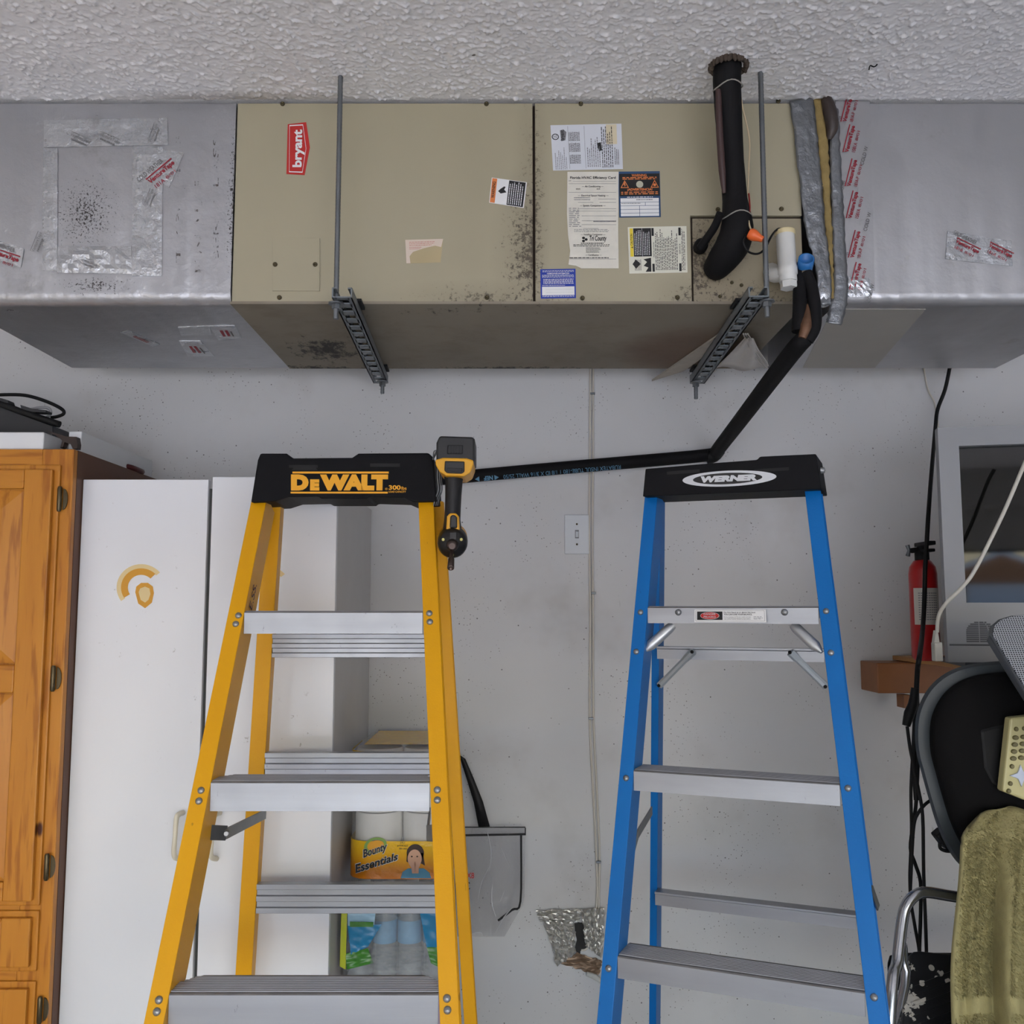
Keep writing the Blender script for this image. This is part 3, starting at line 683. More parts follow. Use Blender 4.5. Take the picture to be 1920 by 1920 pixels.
# white condensate tee with float switch
m_pvc = M('white_pvc', (222, 222, 218), .35, var=.05); m_pvcy = M('yellowed_pvc', (222, 206, 160), .4)
pv = thing('condensate_tee', tuple(U(1478, 540, 1.965)), 'white plastic condensate fitting with a cream cap by the blue open pipe', 'pipe fitting')
top, bot = U(1472, 440, 1.972), U(1479, 541, 1.965); axp = bot - top; L = axp.length
MB().lathe(top, axp, [(.0185, 0), (.0195, .003), (.0195, L * .60), (.0205, L * .61), (.0205, L * .74), (.0185, L * .75), (.0185, L * .88)], 24).obj('tube', m_pvc, pv)
MB().lathe(top + axp * .88, axp, [(.0175, 0), (.0175, L * .12)], 6, False).obj('hex_plug', m_pvc, pv)
MB().lathe(top - axp * .06, axp, [(.0215, 0), (.0215, L * .06), (.0185, L * .08), (.0185, L * .14)], 24).obj('cap', m_pvcy, pv)
MB().tube([top + axp * .72, U(1452, 515, 2.0), U(1446, 508, 2.032)], [.016, .017, .018], 14, sub=3).obj('elbow', m_pvc, pv)
# blue open pipe and black insulated drain that runs down to the wall
m_blueP = M('blue_plastic', (40, 110, 176), .4)
cd = thing('condensate_drain', tuple(U(1510, 630, 1.96)), 'black insulated drain line bending down and running along the wall', 'pipe')
bp = U(1510, 496, 1.965)
MB().lathe(bp, Vector((-.12, -.85, .42)), [(.0155, -.02), (.0165, 0), (.0165, .017), (.0135, .017), (.0130, .004), (0, .004)], 22).obj('blue_socket', m_blueP, cd, label='open blue pipe socket')
MB().tube([U(1505, 494, 1.975), U(1501, 515, 1.985)], [.018, .017], 14).obj('dark_collar', m_foam, cd)
lp = [(1504, 512, 1.975), (1500, 545, 1.965), (1499, 580, 1.955), (1497, 622, 1.95)]
MB().tube([U(*p) for p in lp], [.013, .0145, .014, .014], 14, sub=5).obj('insulation', m_foam, cd)
MB().tube([U(*p) for p in ((1512, 512, 1.965), (1523, 545, 1.955), (1528, 585, 1.95), (1526, 615, 1.95), (1513, 638, 1.955))], [.012, .013, .0135, .014, .014], 14, sub=5).obj('insulation', m_foam, cd)
MB().lathe(U(1511, 516, 1.968), (0, -.3, -1), [(0, -.012), (.012, -.010), (.013, 0), (.010, .006)], 14).obj('fitting', M('dirty_fitting', (150, 138, 120), .5, var=.5, vs=60), cd)
MB().tube([U(1514, 572, 1.955), U(1513, 592, 1.945), U(1511, 612, 1.938), U(1504, 634, 1.938)], [.004, .008, .012, .008], 10, sub=3).obj('copper_elbow', M('corroded_copper', (130, 96, 74), .5, .5, var=.6, vs=60, bump=.8, bs=100), cd)
yw = WALL - .021
diag = [(1510, 634, 1.953), (1490, 655, 1.98), (1440, 720, 2.16), (1390, 786, 2.40), (1350, 838, 2.66), (1340, 852, yw)]
MB().tube([U(*p) for p in diag], [.0185, .0195, .0195, .0195, .0195, .019], 16, sub=4).obj('insulation', m_foam, cd)
MB().tube([U(1346, 846, yw), U(1330, 853, yw), U(1210, 864, yw), U(1000, 882, yw), U(780, 902, yw)], .0185, 16, sub=3).obj('insulation', m_foam, cd)
MB().tube([U(1348, 842, yw - .004), U(1338, 854, yw - .004), U(1326, 856, yw - .003)], .0205, 14, sub=4).obj('joint_wrap', m_pad, cd)
# print along the tube, upside down
m_tub = M('tube_print', (92, 140, 170), .6)
ye = yw - .0187
s = Sheet([U(1170, 872, ye), U(888, 896, ye), U(887, 886, ye), U(1169, 862, ye)][0:4], fn)
s = Sheet([U(1170, 881, ye), U(888, 905, ye), U(887, 893, ye), U(1169, 869, ye)], fn)
s.text('RUBATEX INSUL TUBE-180 1 1/8 ID X 3/16 WALL 25/50', .02, .18, .80, .80, m_tub, 0); s.poly([(.83, .5), (.86, .1), (.86, .9)], m_tub); s.text('NEF', .87, .15, .93, .85, m_tub, .04); s.poly([(.96, .1), (.96, .9), (.99, .5)], m_tub)
s.emit(cd, 'lettering')
# crumpled plastic and a wedge of board trapped on the right hanger
m_plast = M('milky_plastic', (206, 200, 192), .3, var=.15, vs=30)
pz = thing('plastic_sheet', tuple(U(1390, 690, 2.5)), 'crumpled milky plastic sheet trapped above the strut hanger', 'plastic sheet')
rows = []
rg_ = random.Random(9); grid = []
for j in range(9):
    v = j / 8; a = Vector((1398 - 60 * v, 632 + 58 * v, 0)); b = Vector((1412 + 28 * v, 634 + 58 * v, 0)); grid.append([])
    for i in range(13):
        u = i / 12; p = a.lerp(b, u); grid[-1].append(U(p.x, p.y + 4 * math.sin(u * 9 + v * 3) * v, 2.215 + .30 * v + .012 * math.sin(u * 14 + v * 2) * (1 - v * .3) + rg_.uniform(-.003, .003)))
vs = [p for r_ in grid for p in r_]
o = MB().add(vs, [(j * 13 + i, j * 13 + i + 1, (j + 1) * 13 + i + 1, (j + 1) * 13 + i) for j in range(8) for i in range(12)], True).obj('sheet', m_plast, pz)
sd = o.modifiers.new('s', 'SOLIDIFY'); sd.thickness = .0015
for k in range(3):
    MB().tube([UZ(1394 + 4 * k, 626, uzb - .016), UZ(1404 + 5 * k, 650 - 2 * k, uzb - .02), UZ(1420 + 7 * k, 676 - k, uzb - .024), UZ(1434 + 3 * k, 690 - 2 * k, uzb - .024)], .0022, 6, sub=4).obj('fold', m_plast, pz)
m_shim = M('weathered_board', (186, 178, 166), .7, var=.25, vs=24)
tag(MB().prism([UZ(x, y, uzb - .0092) for x, y in ((1222, 715), (1346, 630), (1350, 634), (1344, 648), (1316, 672), (1282, 696))], (0, 0, .0052)).obj('wooden_wedge', m_shim), 'thin pale wedge of board sticking out behind the strut hanger', 'board')
# ================================================================== step ladders
def fiberglass(name, rgb, hi):
    g = G(name); c = g.mix(g.noise(6, 4), lin(rgb), lin(hi))
    c = g.mix(g.math('MULTIPLY', g.ramp(g.noise(45, 3, .6, stretch=(1, 1, .25)), .70, .76), .5), c, lin((90, 70, 30) if rgb[0] > 120 else (20, 50, 90)))
    g.bump(g.noise(300, 3), .25, .0012); return g.fin(c, .40, 0, .28)
m_yl = fiberglass('yellow_fiberglass_rail', (214, 152, 6), (226, 166, 12)); m_bl = fiberglass('blue_fiberglass_rail', (3, 98, 172), (7, 112, 190))
def alu_mat():
    g = G('brushed_aluminium')
    c = g.mix(g.noise(8, 4, stretch=(.15, 1, 3)), lin((140, 142, 147)), lin((172, 175, 181)))
    sc = g.math('MULTIPLY', g.ramp(g.noise(120, 4, .7, stretch=(1, 1, .4)), .66, .72), g.ramp(g.noise(6, 2), .48, .62))
    c = g.mix(g.math('MULTIPLY', sc, .6), c, lin((96, 96, 100)))
    g.bump(g.noise(300, 2, stretch=(.05, 1, 2)), .06, .001)
    return g.fin(c, g.math('ADD', g.math('MULTIPLY', g.noise(20, 3), .15), .33), .8)
m_alu = alu_mat()
m_tread = M('worn_tread_aluminium', (138, 136, 136), .5, .6, var=.5, vs=26)
m_rivet = M('rivet_steel', (150, 152, 154), .35, .7, var=.2)
m_capb = M('black_cap_plastic', (17, 17, 20), .6, var=.12, vs=20, bump=.3, bs=500, spec=.15)
m_dwy = M('lettering_yellow', (240, 170, 30), .45, var=.03)
m_steel = M('spreader_steel', (112, 116, 120), .4, .7, var=.3, vs=30)
def hnorm(v): v = Vector((v.x, v.y, 0)); return v.normalized()
def rail(root, a, b, outward, back, D, fl, mat, t=.004, name='front_rail'):
    prof = [(0, 0), (fl, 0), (fl, t), (t, t), (t, D - t), (fl, D - t), (fl, D), (0, D)]
    return MB().extrude(prof, a, b, outward, back).obj(name, mat, root, bevel=.0012)
def to_floor(a, b, z=.012): return a + (b - a) * ((z - a.z) / (b.z - a.z))
def step(root, L, Rr, back, h, D, mitre=.0):
    z = (L.z + Rr.z) / 2; L = Vector((L.x, L.y, z)); Rr = Vector((Rr.x, Rr.y, z)); rt = (Rr - L).normalized(); t = .003
    prof = [(0, -h), (-.002, -h), (-.002, -.002), (0, 0)]
    n = 9
    for i in range(n):
        d0 = .006 + (D - .012) * i / n; d1 = d0 + (D - .012) / n * .5
        prof += [(d0, 0), (d0 + .001, .0018), (d1, .0018), (d1 + .001, 0)]
    prof += [(D, 0), (D, -.022), (D - t, -.022), (D - t, -t), (t, -t), (t, -h)]
    up = Vector((0, 0, 1)); sh = lambda d: max(0, d - D * .55) / (D * .45) * mitre
    r0 = [L + back * d + up * q + rt * sh(d) for d, q in prof]; r1 = [Rr + back * d + up * q - rt * sh(d) for d, q in prof]
    o = MB().loft([r0, r1], True, False).obj('step', m_alu, root)
    # worn tread strip laid on top
    o.data.materials.append(m_tread)
    for p in o.data.polygons:
        if abs(p.normal.z) > .5 and p.center.z + root_loc(root).z > z - .0025: p.material_index = 1
    return o
def crossbar(root, L, Rr, fwd, h, t=.018, ridges=3):
    """rear horizontal: extruded face with stepped ridges"""
    prof = []; 
    seg = h / (ridges * 2 - 1)
    z = 0
    for i in range(ridges * 2 - 1):
        d = .006 if i % 2 == 0 else 0
        prof += [(d, z), (d, z - seg * .9)]; z -= seg
    prof += [(-t, -h), (-t, 0)]
    return MB().extrude(prof, L, Rr, fwd, (0, 0, 1)).obj('rear_crossbar', m_alu, root, bevel=.0006)
def rivets(root, pts, plane, n, r=.0065):
    for px, py in pts:
        p = UP(px, py, *plane); MB().lathe(p, -n, [(r, 0), (r * .92, .002), (r * .6, .0038), (0, .0046)], 12).obj('rivet', m_rivet, root)

# ---------------------------------------------------------------- yellow ladder
z0 = ZC - .004; P0 = Vector((0, 1.864, z0)); n = Vector((0, 1, -.44)).normalized(); pl = (P0, n)
n2 = Vector((0, 1, .05)).normalized(); pl2 = (Vector((0, 2.05, 1.53)), n2)
Xp = Vector((1, 0, 0)); Yp = Vector((0, 1, 0))
la, lb = UP(501, 930, *pl), UP(306, 1920, *pl); ra, rb = UP(784, 930, *pl), UP(825, 1920, *pl)
yl = thing('step_ladder', (-.33, 1.8, 0), 'yellow fiberglass step ladder with black cap standing before the white cabinet', 'ladder')
lb0, rb0 = to_floor(la, lb), to_floor(ra, rb)
rail(yl, la, lb0, -Xp, n, .072, .031, m_yl); rail(yl, ra, rb0, Xp, n, .072, .031, m_yl)
sx = U(520, 940, 2.06); 
qa, qb = UP(527, 940, *pl2), UP(472, 1820, *pl2); ta, tb = UP(808, 940, *pl2), UP(864, 1820, *pl2)
qb0, tb0 = to_floor(qa, qb), to_floor(ta, tb)
rail(yl, qa, qb0, -Xp, n2, .032, .034, m_yl, name='rear_rail'); rail(yl, ta, tb0, Xp, n2, .032, .026, m_yl, name='rear_rail')
def in_x(a, b, z): t = (z - a.z) / (b.z - a.z); return a.lerp(b, t)
lips = []
for py, h in ((1147, .042), (1466, .050), (1863, .049)):
    zz = UP(640, py, *pl).z; lips.append((zz, h))
dz = lips[1][0] - lips[2][0]
lips += [(lips[2][0] - dz, .049)]
for zz, h in lips:
    step(yl, in_x(la, lb, zz) + Xp * .0005, in_x(ra, rb, zz) - Xp * .0005, Yp, h, .078, .03)
for py, hh in ((1189, .050), (1411, .058), (1657, .060)):
    zz = UP(650, py, *pl2).z; crossbar(yl, in_x(qa, qb, zz) + Xp * .0004, in_x(ta, tb, zz) - Xp * .0004, -Yp, hh)
rivets(yl, [(447, 1154), (442, 1170), (805, 1150), (806, 1166), (377, 1482), (373, 1502), (820, 1481), (820, 1500), (298, 1875), (294, 1897), (838, 1872), (839, 1894)], pl, n)
for b in (lb0, rb0): MB().box(b + Vector((-.015 if b is lb0 else .015, .036, .006)), (.05, .09, .036)).obj('rubber_foot', m_pad, yl, bevel=.004)
for b in (qb0, tb0): MB().box(b + Vector((-.015 if b is qb0 else .013, .016, .006)), (.05, .05, .036)).obj('rubber_foot', m_pad, yl, bevel=.004)
# folding spreader bars
def bar(root, pts, wd, mat, name='spreader', th=.003, up=Vector((0, 0, 1))):
    mb = MB()
    for a, b in zip(pts[:-1], pts[1:]):
        ax = (b - a).normalized(); s_ = ax.cross(up).normalized(); uu = s_.cross(ax)
        mb.box((a + b) / 2, ((b - a).length, th, wd), ax=(ax, s_, uu))
    return mb.obj(name, mat, root, bevel=.0006)
bar(yl, [U(372, 1560, 1.72), U(424, 1562, 1.80)], .026, m_steel)
bar(yl, [U(424, 1563, 1.80), U(498, 1526, 2.08)], .020, m_steel)
MB().lathe(U(424, 1562, 1.797), (.3, -1, 0), [(.007, -.003), (.007, .003), (.004, .006)], 12).obj('spreader_pivot', m_rivet, yl)
bar(yl, [U(812, 1562, 1.72), U(801, 1562, 1.79)], .028, m_steel); bar(yl, [U(801, 1563, 1.79), U(806, 1524, 2.06)], .022, m_steel)
# moulded black cap
YC = 1.945
capo = [(470, 942), (483, 862), (488, 850), (537, 850), (549, 859), (660, 858), (672, 850), (803, 849), (813, 858), (819, 940), (775, 941), (757, 933), (692, 931), (687, 935), (601, 935), (597, 931), (540, 932), (515, 940)]
cp_ = [U(x, y, YC + (942 - y) / 92 * .012) for x, y in capo]
cap = MB().prism(cp_, (0, .145, 0)).obj('top_cap', m_capb, yl, bevel=.003)
fcap = lambda x, y, h=0: U(x, y, YC + (942 - y) / 92 * .012 - h)
cn = Vector((0, -1, .13)).normalized()
s = Sheet([fcap(545, 884), fcap(729, 884), fcap(728, 926), fcap(545, 926)], cn)
s.rect(.02, .01, 1, .10, m_dwy, .0012); s.rect(.0, .91, .995, .99, m_dwy, .0012)
s.text('D', .005, .14, .185, .86, m_dwy, .085, h=.0014); s.text('E', .20, .36, .295, .86, m_dwy, .085, h=.0014); s.text('WALT', .30, .14, .995, .86, m_dwy, .085, h=.0014); s.emit(cap)
s = Sheet([fcap(729, 910), fcap(763, 910), fcap(763, 924), fcap(729, 924)], cn)
s.text('300', .0, .0, .66, .62, m_dwy, .03, h=.0012); s.text('lbs', .70, .18, .98, .62, m_dwy, .01, h=.0012); s.text('LOAD CAPACITY', .0, .75, .95, 1, m_dwy, .02, h=.0012); s.text('®', -.2, .35, -.06, .65, m_dwy, 0, h=.0012); s.emit(cap)
s = Sheet([fcap(470, 850), fcap(820, 850), fcap(820, 942), fcap(470, 942)], cn)
m_slot = M('slot_shadow_plastic', (12, 12, 13), .7, var=0)
for a, b, c_, d in ((.205, .24, .36, .30), (.64, .21, .80, .28)): s.rect(a, b, c_, d, m_slot, .0008)
s.poly([(.23, .30), (.35, .30), (.36, .35), (.22, .35)], m_slot, .0008)
s.emit(cap, 'tool_slot')
# marker initials on the inner web of the left rail
wb = in_x(la, lb, UP(480, 1105, *pl).z); rd = (la - lb).normalized()
base = wb + n * .030 + Xp * .0008
s = Sheet([base - rd * .028 - n * .014, base + rd * .028 - n * .014, base + rd * .028 + n * .014, base - rd * .028 + n * .014], Xp)
s.text('E.SS.', 0, .1, 1, .9, M('marker_maroon', (70, 22, 30), .6), .01, h=.0006); s.emit(yl, 'marker_initials')
# spring wire tool clip on the cap side
cl = MB()
for k, (x0, x1) in enumerate(((814, 822), (818, 826), (821, 829))):
    cl.tube([U(812, 862, 1.95 + .01 * k), U(x0, 846, 1.94 + .01 * k), U(x1, 850, 1.94 + .01 * k), U(x1 - 2, 890, 1.945 + .01 * k), U(x1, 918, 1.945 + .01 * k), U(x0 + 2, 935, 1.95 + .01 * k), U(x0 - 1, 948, 1.95 + .01 * k)], .0013, 6, sub=4)
cl.obj('wire_clip', m_zinc, yl)

# ---------------------------------------------------------------- impact driver hung on the cap
m_tool = M('black_tool_plastic', (18, 18, 20), .42, var=.15, vs=40); m_toolg = M('charcoal_tool_grip', (26, 26, 29), .6, var=.15, bump=.3, bs=600)
m_toolw = M('tool_yellow', (226, 164, 26), .4, var=.06)
idv = thing('impact_driver', tuple(U(848, 1050, 1.93)), 'black and yellow cordless impact driver hanging upside down from the yellow ladder cap', 'power drill')
YD2 = 1.885
MB().prism([U(x, y, YD2) for x, y in ((824, 817), (887, 819), (890, 823), (890, 866), (818, 866), (818, 830))], (0, .10, 0)).obj('battery', m_tool, idv, bevel=.004)
MB().prism([U(x, y, YD2 - .002) for x, y in ((839, 834), (868, 834), (868, 851), (838, 851))], (0, .008, 0)).obj('battery_latch', m_toolg, idv, bevel=.002)
for k in range(5):
    a = 842 + 5 * k; MB().prism([U(x, y, YD2 - .004) for x, y in ((a, 836), (a + 2, 836), (a + 2, 849), (a, 849))], (0, .006, 0)).obj('latch_rib', m_tool, idv)
ft = MB(); ring_o = [(816, 862), (830, 858), (875, 859), (888, 863), (887, 872), (882, 886), (870, 893), (836, 892), (824, 884), (817, 872)]
ft.prism([U(x, y, YD2 - .004) for x, y in ring_o], (0, .10, 0)); ft.obj('foot_frame', m_toolw, idv, bevel=.003)
MB().prism([U(x, y, YD2 - .007) for x, y in ((834, 864), (871, 865), (871, 884), (866, 888), (838, 887), (833, 882))], (0, .02, 0)).obj('foot_panel', m_tool, idv, bevel=.002)
MB().prism([U(x, y, YD2 - .009) for x, y in ((838, 877), (867, 878), (866, 885), (839, 884))], (0, .01, 0)).obj('belt_clip', m_toolg, idv, bevel=.001)
gp = [(851, 886, 1.925, .021, .030), (851, 905, 1.925, .0175, .024), (850, 930, 1.925, .0165, .024), (849, 955, 1.93, .0162, .026), (848, 975, 1.93, .0165, .028), (848, 1000, 1.935, .020, .030)]
rings = []
for x, y, Y, a, b in gp:
    c = U(x, y, Y); rings.append([c + Vector((math.cos(t) * a, math.sin(t) * b, 0)) for t in [2 * math.pi * k / 20 for k in range(20)]])
MB().loft(rings).obj('grip', m_toolg, idv)
MB().prism([U(x, y, 1.896) for x, y in ((836, 998), (838, 968), (843, 962), (855, 962), (860, 968), (862, 998), (858, 1003), (840, 1003))], (0, .03, 0)).obj('trigger_guard', m_toolw, idv, bevel=.003)
MB().prism([U(x, y, 1.890) for x, y in ((844, 968), (848, 965), (854, 966), (857, 970), (857, 990), (843, 990))], (0, .02, 0)).obj('trigger', m_tool, idv, bevel=.003)
fr_, bk_ = U(848, 1021, 1.886), U(850, 1004, 1.99); ax_ = fr_ - bk_; L_ = ax_.length
MB().lathe(bk_, ax_, [(.010, 0), (.024, .006), (.029, .02), (.0295, L_ * .6)], 26).obj('motor_housing', m_toolw, idv)
MB().lathe(bk_ + ax_ * .58, ax_, [(.0302, 0), (.0302, L_ * .22), (.029, L_ * .34), (.025, L_ * .42), (.014, L_ * .45), (.013, L_ * .46)], 26).obj('nose_cone', m_tool, idv)
axn = ax_.normalized(); sA = axn.cross(Vector((1, 0, 0))).normalized(); sB = axn.cross(sA)
for t in (90, 210, 330):
    p = bk_ + ax_ * 1.0 + (sB * math.cos(R(t)) + sA * -math.sin(R(t))) * .0205 * 1
    MB().lathe(p - axn * .004, axn, [(.0032, 0), (.0032, .0062), (.0015, .007)], 8).obj('light', M('work_light', (214, 206, 130), .3), idv)
MB().prism([U(x, y, 1.878) for x, y in ((843, 998), (856, 998), (856, 1012), (843, 1012))], (0, .02, 0)).obj('nose_tab', m_tool, idv, bevel=.001)
m_chuck = M('chuck_steel', (92, 80, 76), .35, .8, var=.3)
c0 = bk_ + ax_ * 1.02; tip = U(845, 1066, 1.838); ax2 = (tip - c0); L2 = ax2.length; 
MB().lathe(c0 - axn * .004, axn, [(.0125, 0), (.0125, .008), (.0105, .012), (.0105, .018), (.006, .020)], 18).obj('chuck', m_chuck, idv)
MB().lathe(c0, ax2, [(.0038, 0), (.0038, L2 * .55), (.0062, L2 * .62), (.0068, L2 * .98), (.0055, L2), (.0035, L2), (.0035, L2 * .9), (0, L2 * .9)], 14).obj('nut_driver_bit', m_chuck, idv)

# ---------------------------------------------------------------- blue ladder
rt = Vector((.300, -.128, 0)).normalized(); fw = Vector((-.128, -.300, 0)).normalized(); bkd = -fw
P0b = Vector((.272, 1.928, 1.315)); tdir = fw * .315 + Vector((0, 0, -1)); nb = rt.cross(tdir).normalized()
if nb.y < 0: nb = -nb
plb = (P0b, nb)
bl = thing('step_ladder', (.42, 1.9, 0), 'blue fiberglass step ladder with black cap standing below the coil end', 'ladder')
la, lb = UP(1233, 922, *plb), UP(1147, 1920, *plb); ra, rb = UP(1507, 905, *plb), UP(1629, 1920, *plb)
lb0, rb0 = to_floor(la, lb), to_floor(ra, rb)
rail(bl, la, lb0, -rt, nb, .058, .027, m_bl); rail(bl, ra, rb0, rt, nb, .058, .030, m_bl)
Pr = P0b + Vector((0, 0, .22)) + bkd * (.069 + .085); tr_ = bkd * .24 + Vector((0, 0, -1)); nr = rt.cross(tr_).normalized()
if nr.y < 0: nr = -nr
plr = (Pr, nr)
qa, qb = UP(1238, 925, *plr), UP(1230, 1920, *plr); ta, tb = UP(1512, 930, *plr), UP(1607, 1720, *plr)
qb0, tb0 = to_floor(qa, qb), to_floor(ta, tb)
rail(bl, qa, qb0, -rt, nr, .046, .017, m_bl, name='rear_rail'); rail(bl, ta, tb0, rt, nr, .046, .017, m_bl, name='rear_rail')
zz = [UP(1375, 1138, *plb).z, UP(1381, 1457, *plb).z, UP(1389, 1826, *plb).z]; zz.append(2 * zz[2] - zz[1])
for k, z in enumerate(zz):
    step(bl, in_x(la, lb, z) + rt * .0005, in_x(ra, rb, z) - rt * .0005, bkd, .032 if k == 0 else .037, .074)
for py, hh in ((1214, .027), (1687, .030)):
    z = UP(1400, py, *plr).z; a, b = in_x(qa, qb, z), in_x(ta, tb, z)
    MB().extrude([(.022, 0), (.022, -.004), (.018, -.006), (.018, -hh), (.015, -hh), (.015, -.004), (-.012, -.004), (-.012, 0)], a, b, fw, (0, 0, 1)).obj('rear_crossbar', m_alu, bl)
rivets(bl, [(1201, 1148), (1549, 1146), (1193, 1222), (1558, 1224), (1174, 1459), (1590, 1478), (1141, 1816), (1639, 1870)], plb, nb, .006)
L1, R1 = in_x(la, lb, zz[0]), in_x(ra, rb, zz[0])
for px in (1272, 1471):
    p = UP(px, 1148, *plb); MB().lathe(p, fw, [(.0065, 0), (.006, .0035), (.003, .0055), (0, .006)], 12).obj('rivet', m_rivet, bl)
# diagonal braces
m_brz = M('zinc_brace', (190, 198, 204), .35, .5, var=.12)
for a, b in (((1262, 1172), (1208, 1221)), ((1487, 1172), (1541, 1223))):
    A = UP(*a, P0b + bkd * .03, nb); B = UP(*b, P0b + bkd * .02, nb); MB().tube([A, A.lerp(B, .12), A.lerp(B, .78), B], [.008, .010, .0105, .003], 12).obj('brace', M('aluminium_tube_brace', (196, 200, 204), .35, .7), bl)
for a, b in (((1299, 1222), (1237, 1285)), ((1482, 1223), (1548, 1287))):
    A = UP(*a, Pr + fw * .03, nr); B = UP(*b, Pr + fw * .012, nr)
    MB().tube([A, A.lerp(B, .18), A.lerp(B, .22), A.lerp(B, .8), A.lerp(B, .86), B], [.009, .0085, .0075, .0075, .008, .008], 8, False).obj('brace', m_brz, bl)
    for P in (A, B): MB().lathe(P + fw * .008, fw, [(.004, 0), (.003, .003), (0, .004)], 10).obj('rivet', m_pad, bl)
bar(bl, [U(1188, 1592, 1.86), U(1196, 1563, 1.94)], .018, m_steel); bar(bl, [U(1196, 1563, 1.94), U(1222, 1520, 2.14)], .018, m_steel)
s1 = in_x(ra, rb, UP(1600, 1660, *plb).z) + rt * .029
bar(bl, [s1 + nb * .02, s1 + nb * .05 + rt * .008 + Vector((0, 0, -.03))], .012, m_steel, 'spreader_latch')
# cap
Pc = P0b + Vector((0, 0, .21)) + bkd * .045; ncap = -fw
plc = (Pc, ncap)
co = [(1205, 931), (1210, 879), (1338, 868), (1419, 862), (1425, 856), (1530, 851), (1540, 917)]
capb = MB().prism([UP(x, y, *plc) for x, y in co], bkd * .125).obj('top_cap', m_capb, bl, bevel=.002)
qd = [UP(x, y, *plc) for x, y in ((1280, 886), (1456, 879), (1456, 908), (1280, 916))]
s = Sheet(qd, fw); m_sil = M('silver_print', (206, 208, 212), .4, .2, var=.03)
s.disc(.5, .5, .5, .5, m_sil, .0012, 48); s.disc(.485, .5, .37, .36, m_black, .0016, 48); s.text('WERNER', .20, .30, .80, .70, m_sil, .075, .15, h=.0022); s.emit(capb)
s = Sheet([UP(x, y, *plc) for x, y in ((1205, 880), (1540, 854), (1540, 918), (1205, 931))], fw)
s.rect(.145, .15, .335, .26, m_slot, .0008); s.rect(.64, .28, .83, .38, m_slot, .0008); s.emit(capb, 'tool_slot')
MB().lathe(UP(1540, 878, *plc) + bkd * .03, rt, [(.006, -.004), (.006, .003), (0, .005)], 12).obj('rivet', m_rivet, bl)
# danger sticker on the top step
q = [UP(x, y, P0b + fw * .003, nb) for x, y in ((1302, 1143), (1436, 1143), (1437, 1167), (1302, 1167))]
o, s = sticker(bl, q, -nb, m_white, 'danger_sticker', .0004, 'white danger sticker with a red oval')
s.rect(.04, .16, .40, .82, m_black, .0008); s.disc(.22, .49, .135, .29, m_sil, .0010); s.disc(.22, .49, .13, .265, m_red, .0012)
s.text('DANGER', .135, .30, .305, .44, m_sil, .01, h=.0016); s.text('PELIGRO', .135, .52, .305, .66, m_sil, .01, h=.0016)
s.text('Do Not Stand at or above this level.', .42, .17, .86, .29, m_black, .01); s.text('YOU CAN LOSE YOUR BALANCE.', .42, .33, .81, .45, m_black, .02)
s.text('No Se Coloque de Pie en o sobre de este', .42, .55, .79, .65, m_black, .0); s.text('nivel. USTED PODRIA PERDER SU EQUILIBRIO.', .42, .70, .79, .80, m_black, .0); s.lines(.83, .56, .97, .82, 3, m_grey, .4, .7, seed=3, word=.2)
s.frame(.02, .08, .98, .92, .004, .02, m_grey, .0008); s.emit(o)
for b, sg in ((lb0, -1), (rb0, 1)): MB().box(b + rt * sg * .013 + bkd * .028 + Vector((0, 0, .006)), (.045, .075, .036), ax=(rt, bkd, Vector((0, 0, 1)))).obj('rubber_foot', m_pad, bl, bevel=.004)
for b, sg in ((qb0, -1), (tb0, 1)): MB().box(b + rt * sg * .009 + bkd * .022 + Vector((0, 0, .006)), (.04, .06, .036), ax=(rt, bkd, Vector((0, 0, 1)))).obj('rubber_foot', m_pad, bl, bevel=.004)
# ================================================================== pine cabinet, white cabinet, things beside it
def wood(name, stretch):
    g = G(name)
    n1 = g.noise(16, 5, .6, stretch=stretch, dist=.6); n2 = g.noise(70, 3, .5, stretch=stretch)
    c = g.mix(n1, lin((172, 104, 30)), lin((210, 146, 56)))
    c = g.mix(g.math('MULTIPLY', g.ramp(n2, .50, .68), .6), c, lin((140, 76, 22)))
    c = g.mix(g.ramp(g.voro(5.5, stretch=(1, 1, .45)), .055, .03), c, lin((74, 34, 16)))
    return g.fin(c, .36, 0, .3)
m_wv = wood('knotty_pine_upright', (1, 1, .10)); m_wh = wood('knotty_pine_level', (.10, 1, 1))
m_side = M('dark_brown_veneer', (92, 56, 34), .5, var=.2, vs=9)
YW = 2.13
wc = thing('pine_cabinet', tuple(Vector((U(140, 842, YW).x - .4, YW + .3, 0))), 'tall knotty pine cabinet with raised panel doors at the side of the white cabinet', 'cabinet')
zt = U(138, 842, YW).z; xr = U(139, 845, YW).x; xl = xr - .80; yb = WALL - .006
MB().mm((xl, YW + .02, .0), (xr, yb, zt)).obj('carcass', m_side, wc)
def bx(name, x0, x1, z0, z1, y0, y1, mat, bev=.002, par=wc): return MB().mm((x0, y0, z0), (x1, y1, z1)).obj(name, mat, par, bevel=bev)
zz_ = lambda py: U(100, py, YW).z
xs = U(110, 1000, YW).x                # door edge
bx('face_stile', xs - .045, xr, 0, zt, YW, YW + .0195, m_wv)
bx('face_stile', xl, xl + .06, 0, zt, YW, YW + .0195, m_wv)
for a, b in ((842, 905), (1660, 1745), (1795, 1870)):
    bx('face_rail', xl + .06, xs - .045, zz_(b), zz_(a) if a > 842 else zt, YW + .0005, YW + .0195, m_wh)
